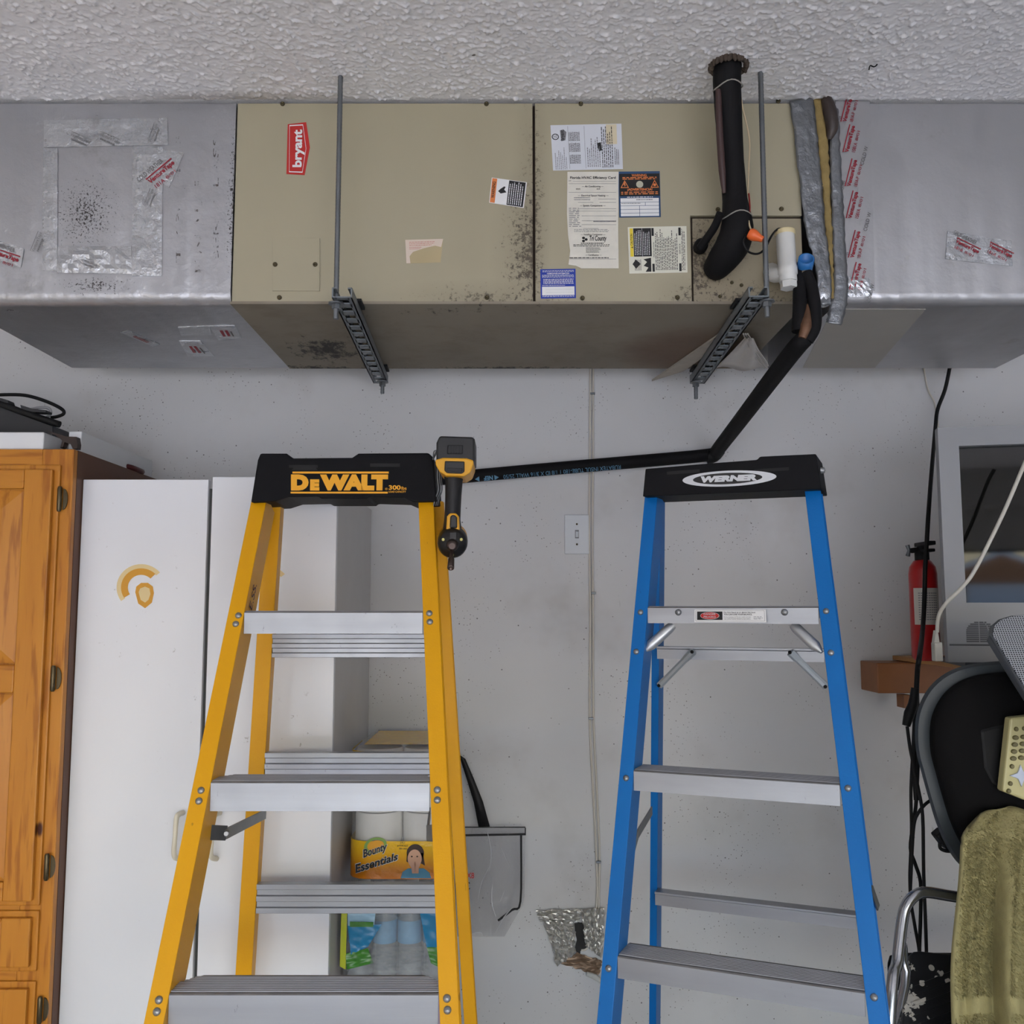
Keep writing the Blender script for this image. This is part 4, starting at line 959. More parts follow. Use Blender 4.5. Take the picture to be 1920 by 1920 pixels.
def rdoor(z1, z0, panels, nm='door', handle=False):
    x1 = xs; x0 = xl + .03; y = YW - .019; st = .062
    d = bx(nm, x0, x1, z0, z1, y + .012, YW - .0005, m_wv, .004)
    bx('stile', x1 - st - .012, x1 - .012, z0 + .012, z1 - .012, y, y + .0125, m_wv, .003, d); bx('stile', x0 + .012, x0 + st, z0 + .012, z1 - .012, y, y + .0125, m_wv, .003, d)
    zs = [z1 - .012] + [p for q in panels for p in q] + [z0 + .012]
    for a, b in zip(zs[0::2], zs[1::2]): bx('rail', x0 + st, x1 - st - .012, b, a, y, y + .0125, m_wh, .003, d)
    for t, b in panels:
        X0, X1 = x0 + st + .004, x1 - st - .016; t -= .004; b += .004; i = .040; yo, yi = y + .010, y - .001
        o_ = [(X0, yo, b), (X1, yo, b), (X1, yo, t), (X0, yo, t)]; n_ = [(X0 + i, yi, b + i), (X1 - i, yi, b + i), (X1 - i, yi, t - i), (X0 + i, yi, t - i)]
        MB().add(o_ + n_, [(4, 5, 6, 7), (0, 1, 5, 4), (1, 2, 6, 5), (2, 3, 7, 6), (3, 0, 4, 7)]).obj('raised_panel', m_wv, d)
    return d
rdoor(zz_(872), zz_(1697), [(zz_(918), zz_(1246)), (zz_(1298), zz_(1650))])
rdoor(zz_(1706), zz_(1820), [(zz_(1722), zz_(1806))], 'drawer_front')
rdoor(zz_(1838), .10, [(zz_(1862), .17)])
m_brass = M('antique_brass', (92, 82, 62), .35, .8, var=.3, vs=40)
for px, py in ((113, 936), (101, 1272), (89, 1625), (76, 1893)):
    p = U(px, py, YW - .004)
    hb = MB().lathe(p + Vector((0, -.004, -.028)), (0, 0, 1), [(.0035, 0), (.0052, .004), (.0052, .052), (.0035, .056)], 10).obj('hinge', m_brass, wc)
    MB().prism([p + Vector((.006 + .010 * math.sin(t), .003, .024 * math.cos(t))) for t in [math.pi * k / 8 for k in range(9)]], (0, -.003, 0)).obj('hinge_leaf', m_brass, hb)
# things on top of the pine cabinet
ztop = zt + .001
def onU(px, py, Y): return U(px, py, Y)
m_bxw = M('white_cardboard', (222, 224, 226), .6, var=.04)
a = U(83, 810, YW + .01)
tag(MB().mm((xl + .02, YW + .01, ztop), (U(82, 820, YW + .01).x, YW + .36, a.z)).obj('white_box', m_bxw, bevel=.003), 'flat white box on the front edge of the pine cabinet', 'box')
zb_ = a.z + .001
cs = thing('black_case', (xl + .25, YW + .15, zb_), 'open black tool case with a rim and wire handle on the white box', 'case')
m_case = M('black_case_plastic', (36, 37, 40), .5, var=.15)
Yc = YW + .10; x1c = U(99, 800, Yc).x; z1c = U(0, 760, Yc).z; zmid = U(104, 795, Yc).z
MB().prism([(xl + .05, Yc, zb_), (x1c, Yc, zb_), (x1c, Yc, zmid - .004), (U(0, 757, Yc).x, Yc, z1c), (xl + .05, Yc, z1c + .04)], (0, .22, 0)).obj('case_body', m_case, cs, bevel=.003)
MB().tube([U(112, 796, Yc), U(90, 789, Yc), U(40, 772, Yc), U(0, 757, Yc), U(-60, 736, Yc)], [.008, .0085, .008, .008, .008], 10, sub=3).obj('rim', m_pad, cs)
MB().tube([U(96, 783, Yc + .06), U(108, 781, Yc + .06), U(119, 776, Yc + .06), U(117, 768, Yc + .06), U(95, 756, Yc + .06), U(60, 744, Yc + .06), U(30, 740, Yc + .06), U(-20, 741, Yc + .06)], .0042, 8, sub=5).obj('handle', m_pad, cs)
MB().tube([U(50, 769, Yc + .03), U(75, 764, Yc + .03), U(92, 766, Yc + .03), U(95, 776, Yc + .03), U(88, 782, Yc + .03)], .0035, 8, sub=5).obj('clip', M('grey_clear_plastic', (150, 150, 152), .3), cs)
MB().prism([U(x, y, Yc - .004) for x, y in ((38, 759), (60, 766), (86, 769), (86, 773), (60, 772), (40, 767))], (0, .03, 0)).obj('latch', m_case, cs)
MB().prism([U(x, y, Yc - .004) for x, y in ((-10, 743), (14, 750), (16, 756), (-10, 752))], (0, .03, 0)).obj('latch', m_case, cs)
a = [U(84, 817, YW + .03), U(92, 822, YW + .035), U(140, 820, YW + .16), U(147, 842, YW + .16), U(136, 842, YW + .12), U(120, 832, YW + .07), U(100, 824, YW + .04)]
sb = MB().prism([U(x, y, YW + .03) for x, y in ((84, 807), (96, 810), (122, 818), (138, 819), (143, 819), (145, 832), (144, 841), (136, 841), (132, 832), (121, 829), (118, 838), (113, 840), (117, 826), (104, 816))], (.0, .02, 0)).obj('leather_strap', M('dark_brown_leather', (44, 28, 20), .5))
tag(sb, 'dark brown strap curled over the corner of the pine cabinet top', 'strap')
zs0 = zt + .0015
bd = MB().prism([(xr - .012, YW + .06, zs0), (xr - .012, WALL - .12, zs0), (xr - .012, WALL - .12, zs0 + .050), (xr - .012, YW + .06, zs0 + .050)], (-.03, 0, 0)).obj('white_board', m_bxw, bevel=.002)
tag(bd, 'long white board lying along the side edge of the pine cabinet top', 'board')
p = Vector((xr - .006, U(250, 880, 2.5).y, zt))
cp2 = MB(); cp2.tube([p + Vector((-.02, -.05, .012)), p + Vector((.0, -.03, .008)), p + Vector((.004, .03, .006)), p + Vector((-.012, .06, .012))], [.006, .008, .008, .006], 8, sub=3)
tag(cp2.obj('clip', M('maroon_plastic', (80, 26, 26), .4)), 'small maroon clip over the edge of the pine cabinet top', 'clip')

# ---------------------------------------------------------------- white cabinet
YV = 2.18
def wmat():
    g = G('white_melamine'); c = g.mix(g.noise(2.5, 3), lin((224, 227, 233)), lin((233, 236, 241)))
    c = g.mix(g.math('MULTIPLY', g.math('MULTIPLY', g.ramp(g.noise(40, 4, .7), .66, .72), g.ramp(g.noise(4, 2), .52, .66)), .5), c, lin((128, 122, 116)))
    c = g.mix(g.math('MULTIPLY', g.ramp(g.noise(1.5, 2), .5, .8), .15), c, lin((196, 186, 172)))
    return g.fin(c, .28)
m_mel = wmat(); m_melg = M('white_side_panel', (206, 204, 203), .45, var=.08); m_dark = M('dark_door_gap', (70, 72, 70), .7)
x0 = xr + .001; xa = U(391, 900, YV).x; xb = U(398.5, 900, YV).x; x1 = U(632, 940, YV).x
zw = U(400, 899, YV).z
vc = thing('white_cabinet', ((x0 + x1) / 2, YV + .28, 0), 'tall white two door cabinet with gold decals between the pine cabinet and yellow ladder', 'cabinet')
MB().mm((x0 + .01, YV + .0195, .0), (x1 - .004, WALL - .006, zw - .012)).obj('carcass', m_melg, vc)
MB().mm((xa - .004, YV + .012, .1), (xb + .004, YV + .0194, zw - .02)).obj('gap_strip', m_dark, vc)
d1 = MB().mm((x0, YV, .08), (xa, YV + .018, zw)).obj('door', m_mel, vc, bevel=.0015)
d2 = MB().mm((xb, YV, .08), (x1, YV + .018, zw + .006)).obj('door', m_mel, vc, bevel=.0015)
m_cream = M('cream_handle_plastic', (226, 220, 200), .35, var=.05)
def handle(cx, par):
    pts = [U(cx + 12, 1524, YV), U(cx + 6, 1526, YV - .020), U(cx, 1534, YV - .030), U(cx - 3, 1570, YV - .031), U(cx - 5, 1598, YV - .030), U(cx - 2, 1608, YV - .020), U(cx + 6, 1610, YV)]
    MB().tube(pts, [.006, .006, .0055, .005, .0055, .006, .006], 10, sub=5).obj('handle', m_cream, par)
handle(331, d1); handle(400, d2)
# gold decals: a plain arched crest over a rounded badge
m_gold = M('gold_decal', (212, 152, 34), .45, var=.08); m_goldl = M('pale_gold_decal', (226, 204, 150), .45, var=.06)
def decal(par, cx, cy, name='decal'):
    o = None
    S = Sheet(quad([(cx - 46, cy - 44), (cx + 46, cy - 44), (cx + 46, cy + 44), (cx - 46, cy + 44)], YV - .0002), fn)
    def done(): S.emit(par, name); S.groups = {}
    N = 22
    def arc(r0, r1, a0, a1, mat, h, ox=.52, oy=.52):
        A = [(ox + r1 * math.cos(R(a0 + (a1 - a0) * k / N)), oy - r1 * math.sin(R(a0 + (a1 - a0) * k / N))) for k in range(N + 1)]
        B = [(ox + r0 * math.cos(R(a0 + (a1 - a0) * k / N)), oy - r0 * math.sin(R(a0 + (a1 - a0) * k / N))) for k in range(N + 1)]
        for k in range(N): S.poly([A[k], A[k + 1], B[k + 1], B[k]], mat, h)
    arc(.40, .50, 40, 215, m_goldl, .0006); done(); arc(.27, .41, 45, 212, m_gold, .0008); done()
    S.poly([(.40 + .0, .62), (.42, .50), (.52, .42), (.66, .42), (.76, .50), (.78, .64), (.74, .84), (.60, .96), (.46, .86)], m_gold, .0006); done()
    S.poly([(.47, .62), (.50, .54), (.60, .50), (.69, .54), (.71, .66), (.67, .78), (.60, .84), (.51, .78)], m_goldl, .0009)
    S.emit(par, name)
decal(d1, 263, 1100); decal(d2, 497, 1103)

# ---------------------------------------------------------------- stack beside the white cabinet
def film_mat(name, tint, alpha, rough=.12):
    g = G(name); g.bump(g.noise(38, 5, .7), .9, .01); m = g.fin(lin(tint), rough, 0, .8); g.p.inputs['Alpha'].default_value = alpha; return m
m_film = film_mat('clear_wrap', (235, 238, 240), .20)
xL = U(653, 1600, 2.31).x; xR = U(846, 1600, 2.31).x; YP = 2.31
zP0 = U(700, 1652, YP).z; zP1 = U(740, 1399, YP).z + .0
pk = thing('paper_towel_pack', ((xL + xR) / 2, YP + .12, zP0), 'clear wrapped pack of paper towels with a yellow printed band', 'paper towels')
m_roll = M('white_paper', (232, 231, 228), .8, var=.04, bump=.3, bs=120)
hw = (xR - xL - .012) / 4
for i in range(2):
    for k in range(2):
        zz0 = zP0 + .004 + k * (zP1 - zP0 - .01) / 2; hh = (zP1 - zP0 - .016) / 2
        MB().lathe((xL + .006 + hw + i * hw * 2, YP + .006 + hw, zz0), (0, 0, 1), [(hw * .94, 0), (hw * .985, .006), (hw * .985, hh - .006), (hw * .94, hh)], 28).obj('paper_roll', m_roll, pk)
def rbox(x0, x1, y0, y1, z0, z1, r, n=6, bul=.004):
    ring = []
    for cx, cy, a0 in ((x1 - r, y1 - r, 0), (x0 + r, y1 - r, 90), (x0 + r, y0 + r, 180), (x1 - r, y0 + r, 270)):
        ring += [(cx + r * math.cos(R(a0 + 90 * k / n)), cy + r * math.sin(R(a0 + 90 * k / n))) for k in range(n + 1)]
    cx, cy = (x0 + x1) / 2, (y0 + y1) / 2; rings = []
    for t, k in ((0, .88), (.03, .97), (.1, 1), (.35, 1), (.5, .995), (.65, 1), (.9, 1), (.97, .97), (1, .88)):
        rings.append([Vector((cx + (a - cx) * k, cy + (b - cy) * k, z0 + (z1 - z0) * t)) for a, b in ring])
    return MB().loft(rings)
rbox(xL, xR, YP, YP + .30, zP0, zP1, .05).obj('wrap', m_film, pk)
# yellow band wrapped round the front and bent round the corners
zb0, zb1 = U(700, 1648, YP).z, U(700, 1577, YP).z
def band(z0, z1, mat, off=.0015):
    n = 8; r = .05; ring = [(xL - off, YP + .20)] + [(xL - off + r - r * math.cos(R(90 * k / n)), YP - off + r - r * math.sin(R(90 * k / n))) for k in range(n + 1)] + [(xR + off - r + r * math.sin(R(90 * k / n)), YP - off + r - r * math.cos(R(90 * k / n))) for k in range(n + 1)] + [(xR + off, YP + .20)]
    mb = MB(); m = len(ring); mb.add([Vector((a, b, z0)) for a, b in ring] + [Vector((a, b, z1)) for a, b in ring], [(i, i + 1, i + 1 + m, i + m) for i in range(m - 1)], True); return mb
gy = G('yellow_wrap_print'); zc_ = gy.new('ShaderNodeSeparateXYZ'); gy.put(zc_.inputs[0], gy.pos()); fz = gy.ramp(zc_.outputs['Z'], zb0, zb1)
gy.bump(gy.noise(24, 4, .6), .5, .006); m_band = gy.fin(gy.mix(fz, lin((232, 138, 20)), lin((244, 196, 40))), .22)
bo = band(zb0, zb1, m_band).obj('printed_band', m_band, pk, label='yellow and orange printed band')
zt0 = U(740, 1412, YP).z
bt = band(zt0, zP1 - .012, m_band).obj('printed_band', m_band, pk)
MB().add([(xL + .03, YP + .02, zP1 + .0012), (xR - .03, YP + .02, zP1 + .0012), (xR - .03, YP + .28, zP1 + .0012), (xL + .03, YP + .28, zP1 + .0012)], [(0, 1, 2, 3)]).obj('printed_top', m_band, pk)
s = Sheet([U(650, 1572, YP - .002), U(850, 1572, YP - .002), U(850, 1650, YP - .002), U(650, 1650, YP - .002)], fn)
def stext(t, quad_px, mat, bold, h):
    S = Sheet([U(x, y, YP - .002) for x, y in quad_px], fn); S.text(t, 0, 0, 1, 1, mat, bold, .12, h); S.emit(bo)
m_gr = M('green_swoosh', (132, 170, 80), .4)
S = Sheet([U(x, y, YP - .002) for x, y in ((680, 1574), (726, 1566), (730, 1596), (684, 1610))], fn)
S.ring(.48, .45, .46, .44, .28, m_gr, .0006); S.disc(.5, .5, .33, .32, m_dwy, .0007); S.emit(bo)
stext('Bounty', ((679, 1593), (727, 1578), (727, 1598), (681, 1614)), m_white, .055, .0009); stext('Bounty', ((680, 1593), (726, 1579), (726, 1597), (682, 1613)), m_black, .03, .0014)
stext('Essentials', ((664, 1620), (747, 1597), (747, 1613), (667, 1638)), m_white, .05, .0009); stext('Essentials', ((665, 1621), (746, 1598), (746, 1612), (667, 1637)), m_black, .03, .0014)
S = Sheet([U(x, y, YP - .002) for x, y in ((745, 1578), (770, 1578), (770, 1596), (745, 1596))], fn); S.text('2-PLY', .2, .0, .6, .2, m_black, .0); S.text('6=9 ROLLS', .0, .32, .8, .52, m_black, 0); S.text('99+ HRS', .15, .64, .75, .84, m_black, 0); S.emit(bo)
# printed picture of a child: simple flat shapes
S = Sheet([U(x, y, YP - .002) for x, y in ((750, 1582), (810, 1582), (810, 1648), (750, 1648))], fn)
m_skin = M('printed_skin', (222, 176, 150), .5, var=.06); m_hair = M('printed_hair', (60, 38, 30), .5); m_shirt = M('printed_shirt', (96, 164, 196), .5)
S.poly([(.02, .98), (.08, .80), (.25, .70), (.75, .70), (.92, .82), (.98, .98)], m_shirt, .0006); S.disc(.48, .26, .27, .25, m_hair, .0007); S.poly([(.22, .28), (.72, .26), (.78, .62), (.66, .56), (.30, .56), (.20, .50)], m_hair, .0007)
S.disc(.46, .42, .22, .26, m_skin, .0010); S.disc(.37, .36, .03, .022, m_hair, .0013); S.disc(.54, .36, .03, .022, m_hair, .0013); S.disc(.40, .58, .09, .10, m_skin, .0014); S.disc(.54, .58, .09, .10, m_skin, .0014); S.poly([(.34, .60), (.60, .60), (.58, .84), (.38, .84)], m_skin, .0013); S.rect(.465, .50, .475, .80, M('printed_skin_line', (180, 122, 100), .5), .0017)
S.emit(bo, 'printed_picture')
# water bottle pack
YQ = 2.29; zQ1 = zP0 - .002; zQ0 = zQ1 - .235; xQ0 = U(640, 1760, YQ).x; xQ1 = U(842, 1760, YQ).x
wp = thing('water_bottle_pack', ((xQ0 + xQ1) / 2, YQ + .14, zQ0), 'shrink wrapped pack of water bottles with blue and green print', 'water bottles')
g = G('clear_bottle'); g.p.inputs['Alpha'].default_value = .25; m_pet = g.fin(lin((206, 214, 220)), .08, 0, .8)
m_wl = M('bottle_label_blue', (120, 170, 208), .35, var=.3, vs=60); m_cap = M('bottle_cap_white', (236, 238, 240), .4)
rb_ = (xQ1 - xQ0 - .014) / 8
for i in range(4):
    for k in range(2):
        cx = xQ0 + .007 + rb_ * (2 * i + 1); cy = YQ + .012 + rb_ * (2 * k + 1)
        b = MB().lathe((cx, cy, zQ0 + .003), (0, 0, 1), [(rb_ * .8, 0), (rb_ * .96, .006), (rb_ * .96, .05), (rb_ * .90, .055), (rb_ * .96, .06), (rb_ * .96, .14), (rb_ * .9, .16), (rb_ * .45, .195), (rb_ * .42, .205)], 18).obj('bottle', m_pet, wp)
        MB().lathe((cx, cy, zQ0 + .098), (0, 0, 1), [(rb_ * .985, 0), (rb_ * .985, .05)], 18).obj('label', m_wl, b)
        MB().lathe((cx, cy, zQ0 + .207), (0, 0, 1), [(rb_ * .5, 0), (rb_ * .5, .014), (rb_ * .4, .016)], 14).obj('cap', m_cap, b)
rbox(xQ0, xQ1, YQ, YQ + .28, zQ0, zQ1, .03).obj('shrink_wrap', film_mat('shrink_film', (225, 232, 236), .16, .06), wp)
def film_patch(pts, mat, amp=.004, seed=1, Y=YQ, nu=8, nv=10, name='printed_film'):
    r_ = random.Random(seed); vs = []
    for j in range(nv + 1):
        for i in range(nu + 1):
            u, v = i / nu, j / nv; A = Vector(pts[0] + (0,)).lerp(Vector(pts[1] + (0,)), u); B = Vector(pts[3] + (0,)).lerp(Vector(pts[2] + (0,)), u); p = A.lerp(B, v)
            vs.append(U(p.x, p.y, Y - .003 - amp * r_.random()))
    fs = [(j * (nu + 1) + i, j * (nu + 1) + i + 1, (j + 1) * (nu + 1) + i + 1, (j + 1) * (nu + 1) + i) for j in range(nv) for i in range(nu)]
    return MB().add(vs, fs, True).obj(name, mat, wp)
m_fb = M('film_blue', (30, 128, 180), .2, var=.12, vs=20); m_fs = M('film_sky', (160, 200, 226), .2, var=.2, vs=24); m_fg = M('film_green', (70, 140, 50), .25, var=.6, vs=70); m_fyg = M('film_lime', (196, 206, 60), .25, var=.2)
film_patch([(652, 1700), (705, 1700), (702, 1734), (652, 1736)], m_fs, seed=2); film_patch([(652, 1736), (716, 1733), (690, 1775), (658, 1790)], m_fb, seed=3)
film_patch([(648, 1788), (690, 1778), (700, 1806), (650, 1818)], m_fg, .006, 4); film_patch([(640, 1706), (651, 1706), (648, 1818), (637, 1812)], m_fyg, .002, 5, nu=3)
film_patch([(786, 1705), (840, 1705), (840, 1776), (800, 1776)], m_fb, seed=6); film_patch([(800, 1776), (840, 1776), (840, 1822), (808, 1806)], m_fg, seed=7)
film_patch([(656, 1728), (700, 1729), (700, 1738), (656, 1738)], m_fg, .001, 8, Y=YQ - .005, nv=2)
g = G('crinkled_film'); g.bump(g.noise(60, 5, .7), 1.0, .012); g.p.inputs['Alpha'].default_value = .34; m_crf = g.fin(lin((200, 208, 214)), .08, 0, 1.0)
for a_, pts_ in enumerate(([(700, 1778), (800, 1774), (806, 1824), (690, 1824)],)):
    q_ = film_patch(pts_, m_crf, .012, 11 + a_, Y=YQ - .006, nu=14, nv=12, name='crinkled_film')
    for p_ in q_.data.polygons: p_.use_smooth = False
# carton under it
cz = zQ0 - .002
tag(MB().mm((xQ0 - .004, YQ + .005, .002), (xQ1, YQ + .30, cz)).obj('carton', M('lilac_carton', (170, 150, 176), .6), bevel=.004), 'lilac carton on the floor under the water bottle pack', 'box')
# ================================================================== wall fittings
m_plate = M('white_wall_plate', (214, 218, 222), .35, var=.03); m_beigec = M('painted_cable', (214, 208, 196), .5, var=.06)
YWp = WALL - .0005
def plate(px0, py0, px1, py1, label):
    a, b = U(px0, py0, YWp), U(px1, py1, YWp); t = thing('wall_plate', ((a.x + b.x) / 2, WALL, b.z), label, 'switch plate')
    MB().mm((a.x, WALL - .007, b.z), (b.x, WALL - .0005, a.z)).obj('plate', m_plate, t, bevel=.003); return t, (a + b) / 2
t, c = plate(1058, 965, 1105, 1039, 'white light switch plate beside the cables on the wall')
MB().mm((c.x - .0055, WALL - .008, c.z - .012), (c.x + .0055, WALL - .0068, c.z + .012)).obj('switch_opening', m_grey, t)
MB().prism([(c.x - .004, WALL - .008, c.z - .009), (c.x - .004, WALL - .008, c.z + .009), (c.x - .004, WALL - .016, c.z + .006)], (.008, 0, 0)).obj('toggle', m_plate, t)
for s_ in (-1, 1): MB().lathe((c.x, WALL - .0068, c.z + s_ * .029), (0, -1, 0), [(.0032, 0), (.0025, .0015), (0, .0018)], 10).obj('screw', m_screw, t)
t, c = plate(812, 1298, 859, 1376, 'blank white wall plate behind the yellow ladder')
for s_ in (-1, 1): MB().lathe((c.x, WALL - .0068, c.z + s_ * .029), (0, -1, 0), [(.0032, 0), (.0025, .0015), (0, .0018)], 10).obj('screw', m_screw, t)
yc_ = WALL - .004
tag(MB().tube([U(x, y, yc_) for x, y in ((1107, 690), (1106, 860), (1105, 1000), (1107, 1150), (1106, 1350), (1112, 1480), (1118, 1600), (1119, 1690), (1105, 1770), (1090, 1782))], .0032, 7, sub=5).obj('wall_cable', m_beigec), 'cream cable down the wall ending in the foil patch', 'cable')
tag(MB().tube([U(x, y, yc_) for x, y in ((1112, 690), (1112, 860), (1111, 1000), (1112, 1150), (1113, 1350), (1119, 1480), (1124, 1600), (1123, 1690), (1124, 1760))], .0032, 7, sub=5).obj('wall_cable', m_beigec), 'cream cable down the wall running on past the foil patch', 'cable')
for px, py, wh in ((1111, 738, 'just under the air handler'), (1113, 1112, 'a little below the light switch'), (1108, 1347, 'level with the blank wall plate'), (1122, 1616, 'above the foil patch')):
    p = U(px, py, WALL - .006); tag(MB().box(p, (.014, .010, .006)).obj('cable_clip', m_zinc, bevel=.001), 'small metal clip on the cream cables ' + wh, 'clip', 'cable clips on the wall')
# crumpled foil patch over a hole
fp = thing('foil_patch', tuple(U(1070, 1830, WALL - .01)), 'crumpled foil patch taped over a hole low on the wall', 'foil patch')
def crumple(pts, mat, name, amp, seed, n=12, Y=WALL - .003):
    r_ = random.Random(seed); vs = []
    for j in range(n + 1):
        for i in range(n + 1):
            u, v = i / n, j / n; A = Vector(pts[0] + (0,)).lerp(Vector(pts[1] + (0,)), u); B = Vector(pts[3] + (0,)).lerp(Vector(pts[2] + (0,)), u); p = A.lerp(B, v)
            jx = r_.uniform(-2.5, 2.5) if (i in (0, n) or j in (0, n)) else r_.uniform(-1.5, 1.5)
            vs.append(U(p.x + jx, p.y + r_.uniform(-1.5, 1.5), Y - amp * r_.random()))
    o = MB().add(vs, [(j * (n + 1) + i, j * (n + 1) + i + 1, (j + 1) * (n + 1) + i + 1, (j + 1) * (n + 1) + i) for j in range(n) for i in range(n)]).obj(name, mat, fp)
    sd = o.modifiers.new('s', 'SOLIDIFY'); sd.thickness = .001; return o
m_cf = foil('crumpled_kitchen_foil', (214, 212, 206), .3, 1.0)
crumple([(1006, 1706), (1092, 1704), (1086, 1728), (1012, 1728)], m_cf, 'foil', .008, 1); crumple([(1020, 1728), (1076, 1726), (1080, 1786), (1044, 1812)], m_cf, 'foil', .012, 2, 14)
crumple([(1090, 1704), (1134, 1702), (1128, 1796), (1098, 1774)], m_cf, 'foil', .012, 3, 14)
crumple([(1053, 1808), (1080, 1786), (1128, 1800), (1124, 1828)], M('brown_foil_tape', (150, 126, 104), .4, .5, var=.4, vs=40), 'tape', .006, 4, 8)
crumple([(1076, 1730), (1094, 1728), (1100, 1776), (1082, 1792)], M('dark_hole', (48, 46, 46), .8, var=.4), 'hole', .001, 5, 4, WALL - .001)
MB().tube([U(1100, 1826, WALL - .01), U(1116, 1832, WALL - .012), U(1132, 1846, WALL - .008)], [.006, .008, .003], 8, sub=3).obj('fiber_tuft', M('white_fiber', (206, 206, 200), .9), fp)
# clear tote bag on a wall hook
YT = WALL - .03
tb_ = thing('clear_tote_bag', tuple(U(900, 1758, YT)), 'clear plastic tote bag with black trim hanging by the yellow ladder', 'bag')
g = G('clear_vinyl'); g.bump(g.noise(16, 4, .65, stretch=(1.5, 1, .6)), 1.0, .04); g.p.inputs['Alpha'].default_value = .22; m_vin = g.fin(lin((190, 190, 194)), .06, 0, 1.0)
def bagface(Y, seed):
    out = [(770, 1550), (985, 1550), (983, 1692), (946, 1756), (800, 1756), (772, 1692)]; N = 14; vs = []; r_ = random.Random(seed)
    for j in range(N + 1):
        v = j / N; y = 1550 + 206 * v; xl_ = 770 + (2 * v / .69 if v < .69 else 2 + (v - .69) / .31 * 28); xr_ = 985 - (2 * v / .69 if v < .69 else 2 + (v - .69) / .31 * 37)
        for i in range(N + 1):
            u = i / N; e = 0 if i in (0, N) else .012 * math.sin(u * 13 + v * 5) * math.sin(v * 3.1) + .004 * r_.uniform(-1, 1)
            vs.append(U(xl_ + (xr_ - xl_) * u, y, Y + e))
    return MB().add(vs, [(j * (N + 1) + i, j * (N + 1) + i + 1, (j + 1) * (N + 1) + i + 1, (j + 1) * (N + 1) + i) for j in range(N) for i in range(N)], True).obj('clear_panel', m_vin, tb_)
bagface(YT - .016, 1); bagface(YT + .012, 2)
m_trim = M('black_webbing', (20, 20, 22), .6, var=.1)
for pts, r_ in (([(772, 1566), (880, 1566), (985, 1564)], .003), ([(977, 1566), (976, 1690), (960, 1706), (934, 1726)], .003), ([(985, 1552), (985, 1566)], .0018), ([(772, 1551), (985, 1551)], .0015)):
    MB().tube([U(x, y, YT - .018) for x, y in pts], r_, 6, sub=4).obj('trim', m_trim, tb_)
st_ = MB(); ctr = [(857, 1416), (868, 1425), (882, 1462), (897, 1505), (908, 1552)]; wd = [5, 9, 13, 17, 21]; vs = []
for (x, y), w_ in zip(ctr, wd): vs += [U(x - w_ / 2, y, YT - .017), U(x + w_ / 2, y - 2, YT - .017)]
st_.add(vs, [(2 * i, 2 * i + 1, 2 * i + 3, 2 * i + 2) for i in range(4)], True); o = st_.obj('strap', m_trim, tb_); o.modifiers.new('s', 'SOLIDIFY').thickness = .002
st_ = MB(); ctr = [(857, 1416), (848, 1428), (838, 1470), (828, 1510), (820, 1552)]; vs = []
for (x, y), w_ in zip(ctr, wd): vs += [U(x - w_ / 2, y, YT - .017), U(x + w_ / 2, y, YT - .017)]
st_.add(vs, [(2 * i, 2 * i + 1, 2 * i + 3, 2 * i + 2) for i in range(4)], True); o = st_.obj('strap', m_trim, tb_); o.modifiers.new('s', 'SOLIDIFY').thickness = .002
g = G('crease_glint'); g.p.inputs['Alpha'].default_value = .55; m_glint = g.fin(lin((236, 236, 240)), .1, 0, 1.0)  # near-white ridges along the bag's wrinkles, their highlights put into the colour
for pts in (((914, 1560), (921, 1600), (917, 1640)), ((925, 1640), (922, 1690), (930, 1720)), ((940, 1590), (955, 1625)), ((896, 1690), (905, 1650), (918, 1625)), ((930, 1748), (945, 1720), (962, 1700)), ((880, 1752), (900, 1748), (906, 1756)), ((938, 1690), (946, 1670))):
    MB().tube([U(x, y, YT - .024) for x, y in pts], [.0008] + [.0017] * (len(pts) - 2) + [.0008], 6, sub=5).obj('glint_ridge', m_glint, tb_)
S = Sheet([U(x, y, YT - .019) for x, y in ((810, 1636), (889, 1636), (889, 1668), (810, 1668))], fn); S.text('XX8', .72, 0, 1, .34, m_red, .02); S.text('C', .80, .55, .90, 1, m_black, .01); S.emit(tb_)
hk = U(857, 1418, WALL); tag(MB().tube([hk + Vector((0, -.001, .012)), hk + Vector((0, -.012, .006)), hk + Vector((0, -.04, .0035)), hk + Vector((0, -.062, .004)), hk + Vector((0, -.066, .014))], .0028, 8, sub=3).obj('wall_hook', m_pad), 'small dark hook holding the clear tote bag', 'hook')

hkc = UZ(1636, 119, CEIL)
tag(MB().tube([hkc + Vector((-.008, 0, -.014)), hkc + Vector((-.006, -.002, -.006)), hkc + Vector((.002, -.001, -.008)), hkc + Vector((.008, 0, -.004)), hkc + Vector((.010, .001, 0))], .0014, 6, sub=4).obj('ceiling_staple', m_pad), 'tiny black curl of wire poking from the textured ceiling', 'wire')
